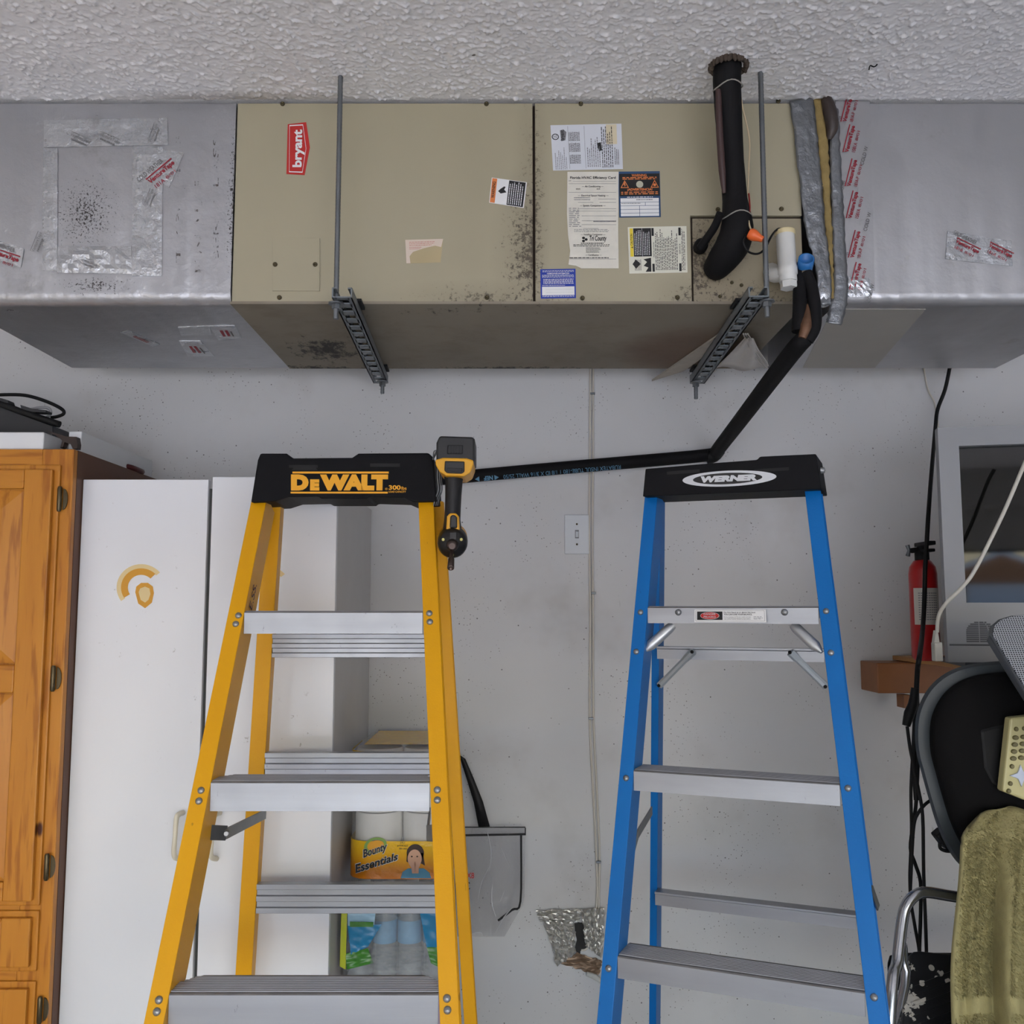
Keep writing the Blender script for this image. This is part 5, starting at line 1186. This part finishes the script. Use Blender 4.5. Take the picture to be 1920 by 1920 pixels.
# ================================================================== right side: shelf, television, extinguisher
m_shelf = M('stained_pine_shelf', (150, 92, 44), .45, var=.3, vs=20); m_lip = M('pale_pine_edge', (196, 142, 84), .5, var=.2, vs=24)
zs_ = U(1740, 1242, 2.45).z
sh = thing('wall_shelf', tuple(Vector((1.5, 2.6, zs_ - .12))), 'stained pine wall shelf under the silver television', 'shelf')
xs0 = U(1645, 1270, 2.62).x
MB().mm((xs0, 2.62, U(1645, 1300, 2.62).z), (2.3, WALL - .004, U(1645, 1243, 2.62).z)).obj('ledger_block', m_shelf, sh, bevel=.003)
zsh = U(1645, 1243, 2.62).z + .002; 
MB().mm((U(1686, 1245, 2.70).x, 2.10, zsh), (2.3, WALL - .004, zsh + .012)).obj('shelf_board', m_lip, sh, bevel=.001)
MB().box(U(1695, 1314, 2.66), (.02, .05, .035)).obj('bracket_block', m_shelf, sh)
zsf = zsh + .013
# television, turned slightly towards the room
m_tv = M('silver_tv_plastic', (140, 141, 144), .45, .2, var=.06); m_tvd = M('tv_dark_grille', (70, 72, 76), .5)
yaw = R(-12.0); tx = Vector((math.cos(yaw), math.sin(yaw), 0)); ty = Vector((-math.sin(yaw), math.cos(yaw), 0))
Tl = U(1758, 802, 2.16); Wt = .68; zt0, zt1 = zsf + .012, Tl.z
O = Vector((Tl.x, Tl.y, zsf))
tv = thing('television', tuple(O + tx * Wt / 2), 'silver tube television with a dark reflective screen on the wall shelf', 'television')
def T(u, d, z): return Vector((O.x, O.y, 0)) + tx * u + ty * d + Vector((0, 0, z))
pn = lambda a, b: (a, b)
slt = U(1796, 836, 2.16); u0s = (slt - Tl).dot(tx) ; zst = U(1798, 836, 2.15).z; zsb = U(1808, 1130, 2.15).z
H0, H1 = zt0, zt1
ring_o = [(0, H0), (Wt, H0), (Wt, H1), (0, H1)]; ring_i = [(u0s, zsb), (Wt - u0s, zsb), (Wt - u0s, zst), (u0s, zst)]
bz = MB(); bz.add([T(u, 0, z) for u, z in ring_o] + [T(u, 0, z) for u, z in ring_i] + [T(u, .03, z) for u, z in ring_i], [(0, 1, 5, 4), (1, 2, 6, 5), (2, 3, 7, 6), (3, 0, 4, 7), (4, 5, 9, 8), (5, 6, 10, 9), (6, 7, 11, 10), (7, 4, 8, 11)])
bz.add([T(u, 0, z) for u, z in ring_o] + [T(u, .03, z) for u, z in ring_o], [(0, 4, 5, 1), (1, 5, 6, 2), (2, 6, 7, 3), (3, 7, 4, 0)])
bz.obj('bezel', m_tv, tv)
bk2 = MB(); bk2.loft([[T(u, .0302, z) for u, z in ((.002, H0), (Wt, H0), (Wt, H1 - .004), (.002, H1 - .004))], [T(u, .14, z) for u, z in ((.045, H0), (Wt - .03, H0), (Wt - .03, H1 - .02), (.045, H1 - .02))], [T(u, .36, z) for u, z in ((.16, H0), (Wt - .16, H0), (Wt - .16, H1 - .1), (.16, H1 - .1))]], True, False)
bk2.obj('rear_housing', M('tv_rear_grey', (104, 106, 110), .5), tv)
# gently curved glass
NU, NV = 16, 12; vs = []
for j in range(NV + 1):
    for i in range(NU + 1):
        u, v = i / NU, j / NV; b = .003 * (1 - ((u - .5) * 2) ** 2) + .001 * (1 - ((v - .5) * 2) ** 2)
        vs.append(T(u0s + (Wt - 2 * u0s) * u, .022 - b, zsb + (zst - zsb) * v))
g = G('tv_glass'); m_glass = g.fin(lin((6, 7, 7)), .04, 0, .5)
MB().add(vs, [(j * (NU + 1) + i, j * (NU + 1) + i + 1, (j + 1) * (NU + 1) + i + 1, (j + 1) * (NU + 1) + i) for j in range(NV) for i in range(NU)], True).obj('screen', m_glass, tv)
zl = U(1790, 1211, 2.15).z
MB().prism([T(.004, -.001, zl), T(Wt, -.001, zl), T(Wt, -.001, zl + .004), T(.004, -.001, zl + .004)], ty * .002).obj('base_groove', m_tvd, tv)
gr = MB(); gz0, gz1 = U(1830, 1204, 2.15).z, U(1830, 1168, 2.15).z; gu = (U(1838, 1190, 2.15) - Tl).dot(tx)
for k in range(11):
    z = gz0 + (gz1 - gz0) * k / 10; w_ = .030 * math.sqrt(max(.15, 1 - (max(0, k - 5) / 5.5) ** 2))
    for a, b in ((-w_, -.004), (-.002, w_ * .5), (w_ * .5 + .002, w_)):
        gr.prism([T(gu + a, -.0012, z), T(gu + b, -.0012, z), T(gu + b, -.0012, z + .0028), T(gu + a, -.0012, z + .0028)], ty * .002)
gr.obj('speaker_grille', m_tvd, tv)
MB().prism([T(.04, .02, zsf), T(Wt - .04, .02, zsf), T(Wt - .04, .02, H0 - .0002), T(.04, .02, H0 - .0002)], ty * .26).obj('foot', m_tvd, tv)
# fire extinguisher
m_ext = M('extinguisher_red', (176, 26, 28), .28, var=.08); ex = U(1737, 1236, 2.46); ex.z = zsf
fe = thing('fire_extinguisher', tuple(ex), 'red fire extinguisher standing beside the silver television', 'fire extinguisher')
ht = U(1734, 1050, 2.46).z - zsf; rE = .0345
MB().lathe(ex, (0, 0, 1), [(rE * .8, 0), (rE, .01), (rE, ht * .86), (rE * .92, ht * .93), (rE * .62, ht * .99), (rE * .45, ht)], 26).obj('cylinder', m_ext, fe)
z1_, z2_ = U(1734, 1171, 2.46).z - zsf, U(1734, 1103, 2.46).z - zsf
seg = 12; lb_ = MB(); A = [R(180 + 25 + 120 * k / seg) for k in range(seg + 1)]
lb_.add([ex + Vector((math.cos(a) * (rE + .0006), math.sin(a) * (rE + .0006), z)) for z in (z1_, z2_) for a in A], [(i, i + 1, i + 2 + seg, i + 1 + seg) for i in range(seg)], True)
lo = lb_.obj('label', M('extinguisher_label', (206, 200, 190), .4, var=.08), fe)
S_ = MB()
for k in range(12):
    z = z1_ + .012 + (z2_ - z1_ - .02) * k / 12
    for i in range(2, seg - 2):
        a, b = A[i] + .015, A[i + 1] - .03
        S_.add([ex + Vector((math.cos(q_) * (rE + .0011), math.sin(q_) * (rE + .0011), zz1)) for zz1 in (z, z + .0022) for q_ in (a, b)], [(0, 1, 3, 2)])
S_.obj('lettering', m_grey, lo)
MB().lathe(ex + Vector((0, 0, ht)), (0, 0, 1), [(.018, 0), (.018, .022), (.012, .026), (.012, .034)], 14).obj('valve', m_pad, fe)
MB().box(ex + Vector((0, -.02, ht + .040)), (.018, .09, .010)).obj('lever', m_pad, fe, bevel=.002); MB().box(ex + Vector((0, -.02, ht + .022)), (.018, .08, .008)).obj('carry_handle', m_pad, fe, bevel=.002)
MB().tube([ex + Vector((-.01, 0, ht + .026)), ex + Vector((-.026, -.004, ht + .024)), ex + Vector((-.034, -.004, ht + .024))], [.007, .007, .006], 10).obj('nozzle', m_pad, fe)
for k in (-1, 1): MB().tube([ex + Vector((-.034, -.004, ht + .024)), ex + Vector((-.038, -.004, ht + .024 + .014 * k))], [.004, .006], 8).obj('wing', m_zinc, fe)
# wall cables at the right
def cable(pts, r, mat, label, name='cable', cat='cable', group=None, sub=5): return tag(MB().tube([U(*p) for p in pts], r, 8, sub=sub).obj(name, mat), label, cat, group)
cable([(1732, 690, WALL - .006), (1740, 730, WALL - .006), (1752, 755, WALL - .006), (1758, 790, WALL - .006), (1760, 820, WALL - .006)], .0025, m_beigec, 'thin pale cable curving down the wall above the television')
cable([(1781, 688, 2.68), (1772, 730, 2.68), (1758, 768, 2.68), (1754, 800, 2.66), (1747, 880, 2.5), (1741, 960, 2.38), (1738, 1010, 2.38), (1735, 1060, 2.37), (1733, 1130, 2.36), (1730, 1180, 2.30), (1724, 1230, 2.04), (1720, 1260, 2.04), (1717, 1330, 2.05), (1714, 1420, 2.06), (1718, 1500, 2.06)], .0055, m_pad, 'black power cable running down past the red extinguisher')
m_lcab = M('off_white_cord', (206, 202, 190), .45)
ec = thing('extension_cord', tuple(U(1752, 1236, 2.06)), 'off white extension cord crossing the television to a plug block', 'cord')
MB().tube([U(*p) for p in ((1935, 840, 2.0), (1920, 872, 2.0), (1880, 965, 2.02), (1830, 1065, 2.04), (1805, 1100, 2.05), (1775, 1130, 2.06), (1760, 1155, 2.07), (1757, 1185, 2.08))], .0042, 8, sub=5).obj('cord', m_lcab, ec)
MB().box(U(1757, 1222, 2.09) + Vector((0, 0, .0)), (.017, .02, .040)).obj('plug_block', m_lcab, ec, bevel=.002); MB().prism([U(1751, 1210, 2.085), U(1763, 1210, 2.085), U(1759, 1182, 2.085), U(1755, 1182, 2.085)], (0, .014, 0)).obj('plug_neck', m_lcab, ec, bevel=.001)
plug = thing('black_plug', tuple(U(1702, 1362, 2.03)), 'black plug and cord end beside the chair back', 'plug')
MB().tube([U(1716, 1290, 2.03), U(1712, 1320, 2.03), U(1705, 1338, 2.03), U(1699, 1361, 2.03)], [.008, .010, .011, .008], 10, sub=3).obj('plug_body', m_pad, plug)
MB().tube([U(1701, 1362, 2.03), U(1706, 1400, 2.03), U(1712, 1430, 2.03), U(1722, 1480, 2.03), U(1730, 1530, 2.03), U(1732, 1640, 2.03), U(1737, 1780, 2.03), U(1737, 1860, 2.03)], .0035, 7, sub=4).obj('cord', m_pad, plug)
cable([(1716, 1300, 2.07), (1712, 1400, 2.07), (1708, 1480, 2.07), (1709, 1560, 2.07), (1706, 1640, 2.07), (1708, 1690, 2.07), (1716, 1740, 2.07), (1724, 1790, 2.07), (1724, 1860, 2.07)], .0035, m_pad, 'black cord hanging outermost in the bundle beside the chair')
cable([(1720, 1300, 2.09), (1722, 1400, 2.09), (1718, 1500, 2.09), (1713, 1540, 2.09), (1707, 1590, 2.09), (1716, 1620, 2.09), (1726, 1655, 2.09), (1726, 1720, 2.09), (1724, 1785, 2.09), (1726, 1860, 2.09)], .004, m_pad, 'black cord weaving through the middle of the bundle beside the chair')
cable([(1746, 1500, 2.05), (1735, 1508, 2.05), (1722, 1524, 2.05), (1714, 1545, 2.05), (1710, 1600, 2.06), (1706, 1690, 2.06)], .0035, m_pad, 'black cord curving off the chair edge into the bundle')
# ---------------------------------------------------------------- office chair seen by its back
YCh = 1.88
oc = thing('office_chair', (1.02, 1.95, 0), 'black office chair with a grey shell and rounded padded back', 'chair')
out = [(1835, 1243), (1785, 1256), (1748, 1282), (1725, 1318), (1716, 1355), (1717, 1405), (1728, 1450), (1742, 1500), (1756, 1545), (1775, 1588), (1800, 1622), (1840, 1648), (1900, 1660), (2060, 1660), (2110, 1600), (2130, 1450), (2120, 1320), (2080, 1262), (2000, 1242), (1920, 1238)]
m_shell = M('grey_chair_shell', (62, 68, 72), .45, var=.1); m_pad2 = M('black_chair_cushion', (11, 10, 11), .85, var=.2, vs=18, bump=.3, bs=300, spec=.2)
c_ = Vector((1930, 1440, 0))
_o3 = [Vector((x, y, 0)) for x, y in out]; _n = len(_o3); _sm, _ = spline(_o3[-3:] + _o3 + _o3[:3], [0] * (_n + 6), 4); out = [(p.x, p.y) for p in _sm[12:12 + 4 * _n]]
def chring(k, Y, dx=0, src=out): return [U(c_.x + (x - c_.x) * k + dx, c_.y + (y - c_.y) * k, Y) for x, y in src]
MB().loft([chring(.96, YCh + .055), chring(1.0, YCh + .03), chring(1.0, YCh + .01), chring(.97, YCh)]).obj('back_shell', m_shell, oc)
MB().loft([chring(.90, YCh + .001, 6), chring(.895, YCh - .012, 8), chring(.86, YCh - .030, 8), chring(.70, YCh - .040, 8), chring(.3, YCh - .046, 8)]).obj('back_cushion', m_pad2, oc)
MB().prism([U(x, y, YCh - .046) for x, y in ((1838, 1368), (1860, 1362), (1905, 1352), (1915, 1420), (1900, 1500), (1860, 1470), (1845, 1440))], (0, .02, 0)).obj('lumbar_pad', m_pad, oc, bevel=.006)
cx_ = U(1920, 1600, YCh).x + .16
MB().box((cx_, YCh + .10, .66), (.10, .02, .5)).obj('spine', m_pad, oc, bevel=.004)
MB().box((cx_, YCh + .30, .46), (.48, .46, .08)).obj('seat', m_pad2, oc, bevel=.03)
MB().lathe((cx_, YCh + .30, .06), (0, 0, 1), [(.03, 0), (.03, .2), (.022, .21), (.022, .36)], 16).obj('gas_lift', m_pad, oc)
for k in range(5):
    a = 2 * math.pi * k / 5 + .3; e = Vector((cx_ +   .22 * math.cos(a), YCh + .30 +   .22 * math.sin(a), .055)); MB().tube([(cx_, YCh + .30, .085), e], [.025, .016], 8).obj('base_arm', m_pad, oc)
    MB().lathe(e + Vector((0, -.02, -.027)), (0, 1, 0), [(.027, 0), (.027, .04)], 14).obj('caster', m_pad, oc)
MB().prism([U(x, y, YCh + .02) for x, y in ((1756, 1568), (1770, 1556), (1796, 1592), (1790, 1597), (1776, 1594))], (0, .03, 0)).obj('back_bracket', m_pad, oc, bevel=.003)
MB().tube([U(1762, 1580, YCh + .02), U(1763, 1590, YCh + .02), U(1772, 1595, YCh + .02), U(1784, 1596, YCh + .02)], .0035, 8, sub=4).obj('bracket_loop', m_pad, oc)
def MESHV(g):
    P1, P2, P3 = U(1860, 1165, 1.82), U(2060, 1165, 1.80), U(1930, 1300, 1.72); e1 = (P2 - P1).normalized(); e2 = (P2 - P1).cross(P3 - P1).normalized().cross(e1)
    cb = g.new('ShaderNodeCombineXYZ')
    for k, e in enumerate((e1, e2)):
        d = g.new('ShaderNodeVectorMath', operation='DOT_PRODUCT'); g.put(d.inputs[0], g.pos()); d.inputs[1].default_value = e; g.put(cb.inputs[k], d.outputs['Value'])
    return cb.outputs[0]
# silver mesh panel leaning across the chair top
g = G('perforated_silver_mesh')
ch = g.new('ShaderNodeTexVoronoi'); ch.inputs['Scale'].default_value = 230; ch.inputs['Randomness'].default_value = 0; g.put(ch.inputs['Vector'], MESHV(g))
m_mesh = g.fin(g.mix(g.ramp(ch.outputs['Distance'], .26, .36), lin((34, 36, 40)), lin((186, 190, 196))), .35, .5)
mp = thing('mesh_panel', tuple(U(1920, 1290, 1.78)), 'silver perforated mesh panel with dark rim leaning over the chair', 'mesh panel')
ol = [(1855, 1190), (1858, 1172), (1872, 1160), (1895, 1153), (1935, 1150), (2060, 1150), (2060, 1420), (2000, 1400), (1935, 1318), (1895, 1255)]
P1, P2, P3 = U(1860, 1165, 1.82), U(2060, 1165, 1.80), U(1930, 1300, 1.72); pnn = (P2 - P1).cross(P3 - P1).normalized()
if pnn.y < 0: pnn = -pnn
MB().prism([UP(x, y, P1, pnn) for x, y in ol], pnn * .022).obj('rim', M('dark_grey_rim', (84, 88, 92), .4, .3), mp, bevel=.004)
c2 = Vector((1960, 1265, 0)); MB().prism([UP(c2.x + (x - c2.x) * .965 + 2, c2.y + (y - c2.y) * .965, P1, pnn) - pnn * .0005 for x, y in ol], -pnn * .003).obj('mesh', m_mesh, mp)
# jumbo remote propped on the chair back
m_rem = M('beige_remote', (196, 188, 136), .4, var=.06); m_btn = M('olive_button', (112, 104, 66), .5)
rq = [(1895, 1346), (1990, 1336), (1976, 1510), (1920, 1500), (1880, 1484)]
rm = thing('jumbo_remote', tuple(U(1920, 1500, 1.80)), 'oversized beige remote control propped against the black chair back', 'remote control')
YR = 1.80
MB().prism([U(x, y, YR) for x, y in rq], (0, .024, 0)).obj('body', m_rem, rm, bevel=.004)
def btn(x, y, rx=.0042, rz=.0042, mat=m_btn, nm='button'):
    p = U(x, y, YR - .0002); MB().loft([[p + Vector((rx * k * math.cos(a), -d, rz * k * math.sin(a))) for a in [2 * math.pi * i / 14 for i in range(14)]] for k, d in ((1, -.002), (1, .002), (.75, .0035))]).obj(nm, mat, rm)
for r_, y in enumerate((1367, 1383, 1396, 1409, 1422)):
    for k in range(4): btn(1905 - r_ * 1.4 + 15 * k, y - k * 1.2, .0058 if r_ else .004, .0042)
for y, x in ((1437, 1897), (1469, 1894), (1483, 1891)): btn(x, y)
pc_ = U(1913, 1454, YR); star = []
for k in range(16):
    a = 2 * math.pi * k / 16; r_ = .021 if k % 4 == 0 else (.0085 if k % 2 == 0 else .0105); star.append(pc_ + Vector((r_ * math.cos(a), -.0002, r_ * .95 * math.sin(a))))
MB().prism(star, (0, -.004, 0)).obj('cursor_pad', M('pale_blue_button', (200, 208, 226), .35), rm, bevel=.001)
# ---------------------------------------------------------------- folding step stool with chrome tube and black tread
m_chr = M('chrome_tube', (176, 178, 182), .18, .9, var=.15, vs=30)
ss = thing('step_stool', (.98, 1.80, 0), 'chrome tube step stool with a black ribbed tread spotted with paint', 'step stool')
pa = U(1697, 1726, 1.86)
foot = Vector((U(1668, 1920, 1.80).x - .08, 1.70, .01))
pts = [foot, U(1668, 1920, 1.80), U(1683, 1800, 1.84), U(1692, 1725, 1.86), U(1700, 1697, 1.865), U(1716, 1679, 1.87), U(1738, 1673, 1.875), U(1790, 1681, 1.88), U(1900, 1697, 1.88), U(2060, 1717, 1.88)]
MB().tube(pts, .0105, 12, sub=5).obj('tube_frame', m_chr, ss)
MB().tube([Vector((foot.x + .02, 2.02, .01)), U(1686, 1900, 1.88), U(1693, 1800, 1.87), U(1691, 1770, 1.865)], .009, 10, sub=4).obj('rear_leg', m_chr, ss)
MB().tube([Vector((U(2060, 1717, 1.88).x + .1, 1.70, .01)), U(2080, 1850, 1.84), U(2060, 1717, 1.88)], .0105, 12, sub=4).obj('tube_frame', m_chr, ss)
g = G('paint_spotted_rubber'); sp_ = g.math('MAXIMUM', g.math('MULTIPLY', g.ramp(g.noise(34, 5, .65), .54, .57), g.spot(tuple(U(1706, 1835, 1.85)), (.06, .2, .12))), g.math('MULTIPLY', g.ramp(g.voro(42), .26, .20), g.ramp(g.noise(11, 2), .5, .52)))
m_spot = g.fin(g.mix(g.ramp(sp_, .12, .2), lin((26, 26, 30)), lin((196, 190, 180))), .45)
tdp = [(1706, 1790), (1714, 1784), (1726, 1783), (1960, 1806), (1980, 1960), (1690, 1960), (1696, 1880)]
Q1, Q2, Q3 = U(1706, 1790, 1.92), U(1900, 1806, 1.92), U(1700, 1900, 1.86); tn = (Q2 - Q1).cross(Q3 - Q1).normalized()
if tn.y > 0: tn = -tn
MB().prism([UP(x, y, Q1, tn) for x, y in tdp], -tn * .02).obj('tread', m_spot, ss, bevel=.003)
rbm = MB()
for k in range(9):
    y = 1828 + k * 19; a, b = UP(1712 - k * 1.5, y + 18, Q1, tn), UP(1830, y - 30, Q1, tn)
    ax = (b - a).normalized(); s_ = ax.cross(tn).normalized()
    MB().box((a + b) / 2 + tn * .0015, ((b - a).length, .006, .004), ax=(ax, s_, tn)).obj('tread_rib', m_spot, ss)
# ---------------------------------------------------------------- olive towel draped over a rail of the stool
m_tow = M('olive_terry', (170, 160, 112), .95, var=.22, vs=60, bump=.8, bs=260)
tw = thing('towel', tuple(U(1860, 1900, 1.78) - Vector((0, 0, .3))), 'thick olive green terry towel draped in front of the office chair', 'towel')
NUt, NVt = 44, 60; vs = []; YT0 = 1.775
def tow(u, v):
    xl_ = 1806 - 22 * v ** .7 + (4 * math.sin(v * 9)); xl_ += 10 * max(0, .06 - v) / .06 * 3
    x = xl_ + (2080 - xl_) * u; y = 1524 + (2060 - 1524) * v - 10 * math.exp(-((u - .22) / .12) ** 2) * (1 - v) + (10 * max(0, .05 - u) / .05) * (1 - v)
    f = .034 * (abs(math.sin(u * 7.5 + .45 * v + .2 * math.sin(v * 5))) ** .7 * 2 - 1) * .8 + .012 * math.sin(u * 31 - 1.4 * v + 1) + .004 * math.sin(v * 23 + u * 9)
    top = .035 * max(0, .10 - v) / .10
    return U(x, y, YT0 + f * min(1, .25 + v * 1.6) + top ** 1 - .03 * v)
for j in range(NVt + 1):
    for i in range(NUt + 1): vs.append(tow(i / NUt, j / NVt))
fs = [(j * (NUt + 1) + i, j * (NUt + 1) + i + 1, (j + 1) * (NUt + 1) + i + 1, (j + 1) * (NUt + 1) + i) for j in range(NVt) for i in range(NUt)]
o = MB().add(vs, fs, True).obj('cloth', m_tow, tw); sd = o.modifiers.new('s', 'SOLIDIFY'); sd.thickness = .010; sd.offset = 0
# terry loops
r_ = random.Random(4); pl_ = MB(); V_ = []; F_ = []
for k in range(26000):
    u, v = r_.random() * .75, r_.random() * .82
    if .64 < v < .70: continue
    p = tow(u, v) + Vector((0, -.005, 0)); d = Vector((r_.uniform(-1, 1), -1.4, r_.uniform(-1.3, .3))).normalized() * r_.uniform(.006, .011); s_ = Vector((r_.uniform(-1, 1), 0, r_.uniform(-1, 1))).normalized() * .0010
    b = len(V_); V_ += [p - s_, p + s_, p + d]; F_.append((b, b + 1, b + 2))
pl_.v = V_; pl_.f = F_; pl_.sm = [False] * len(F_); po = pl_.obj('terry_pile', m_tow, tw); po['kind'] = 'stuff'
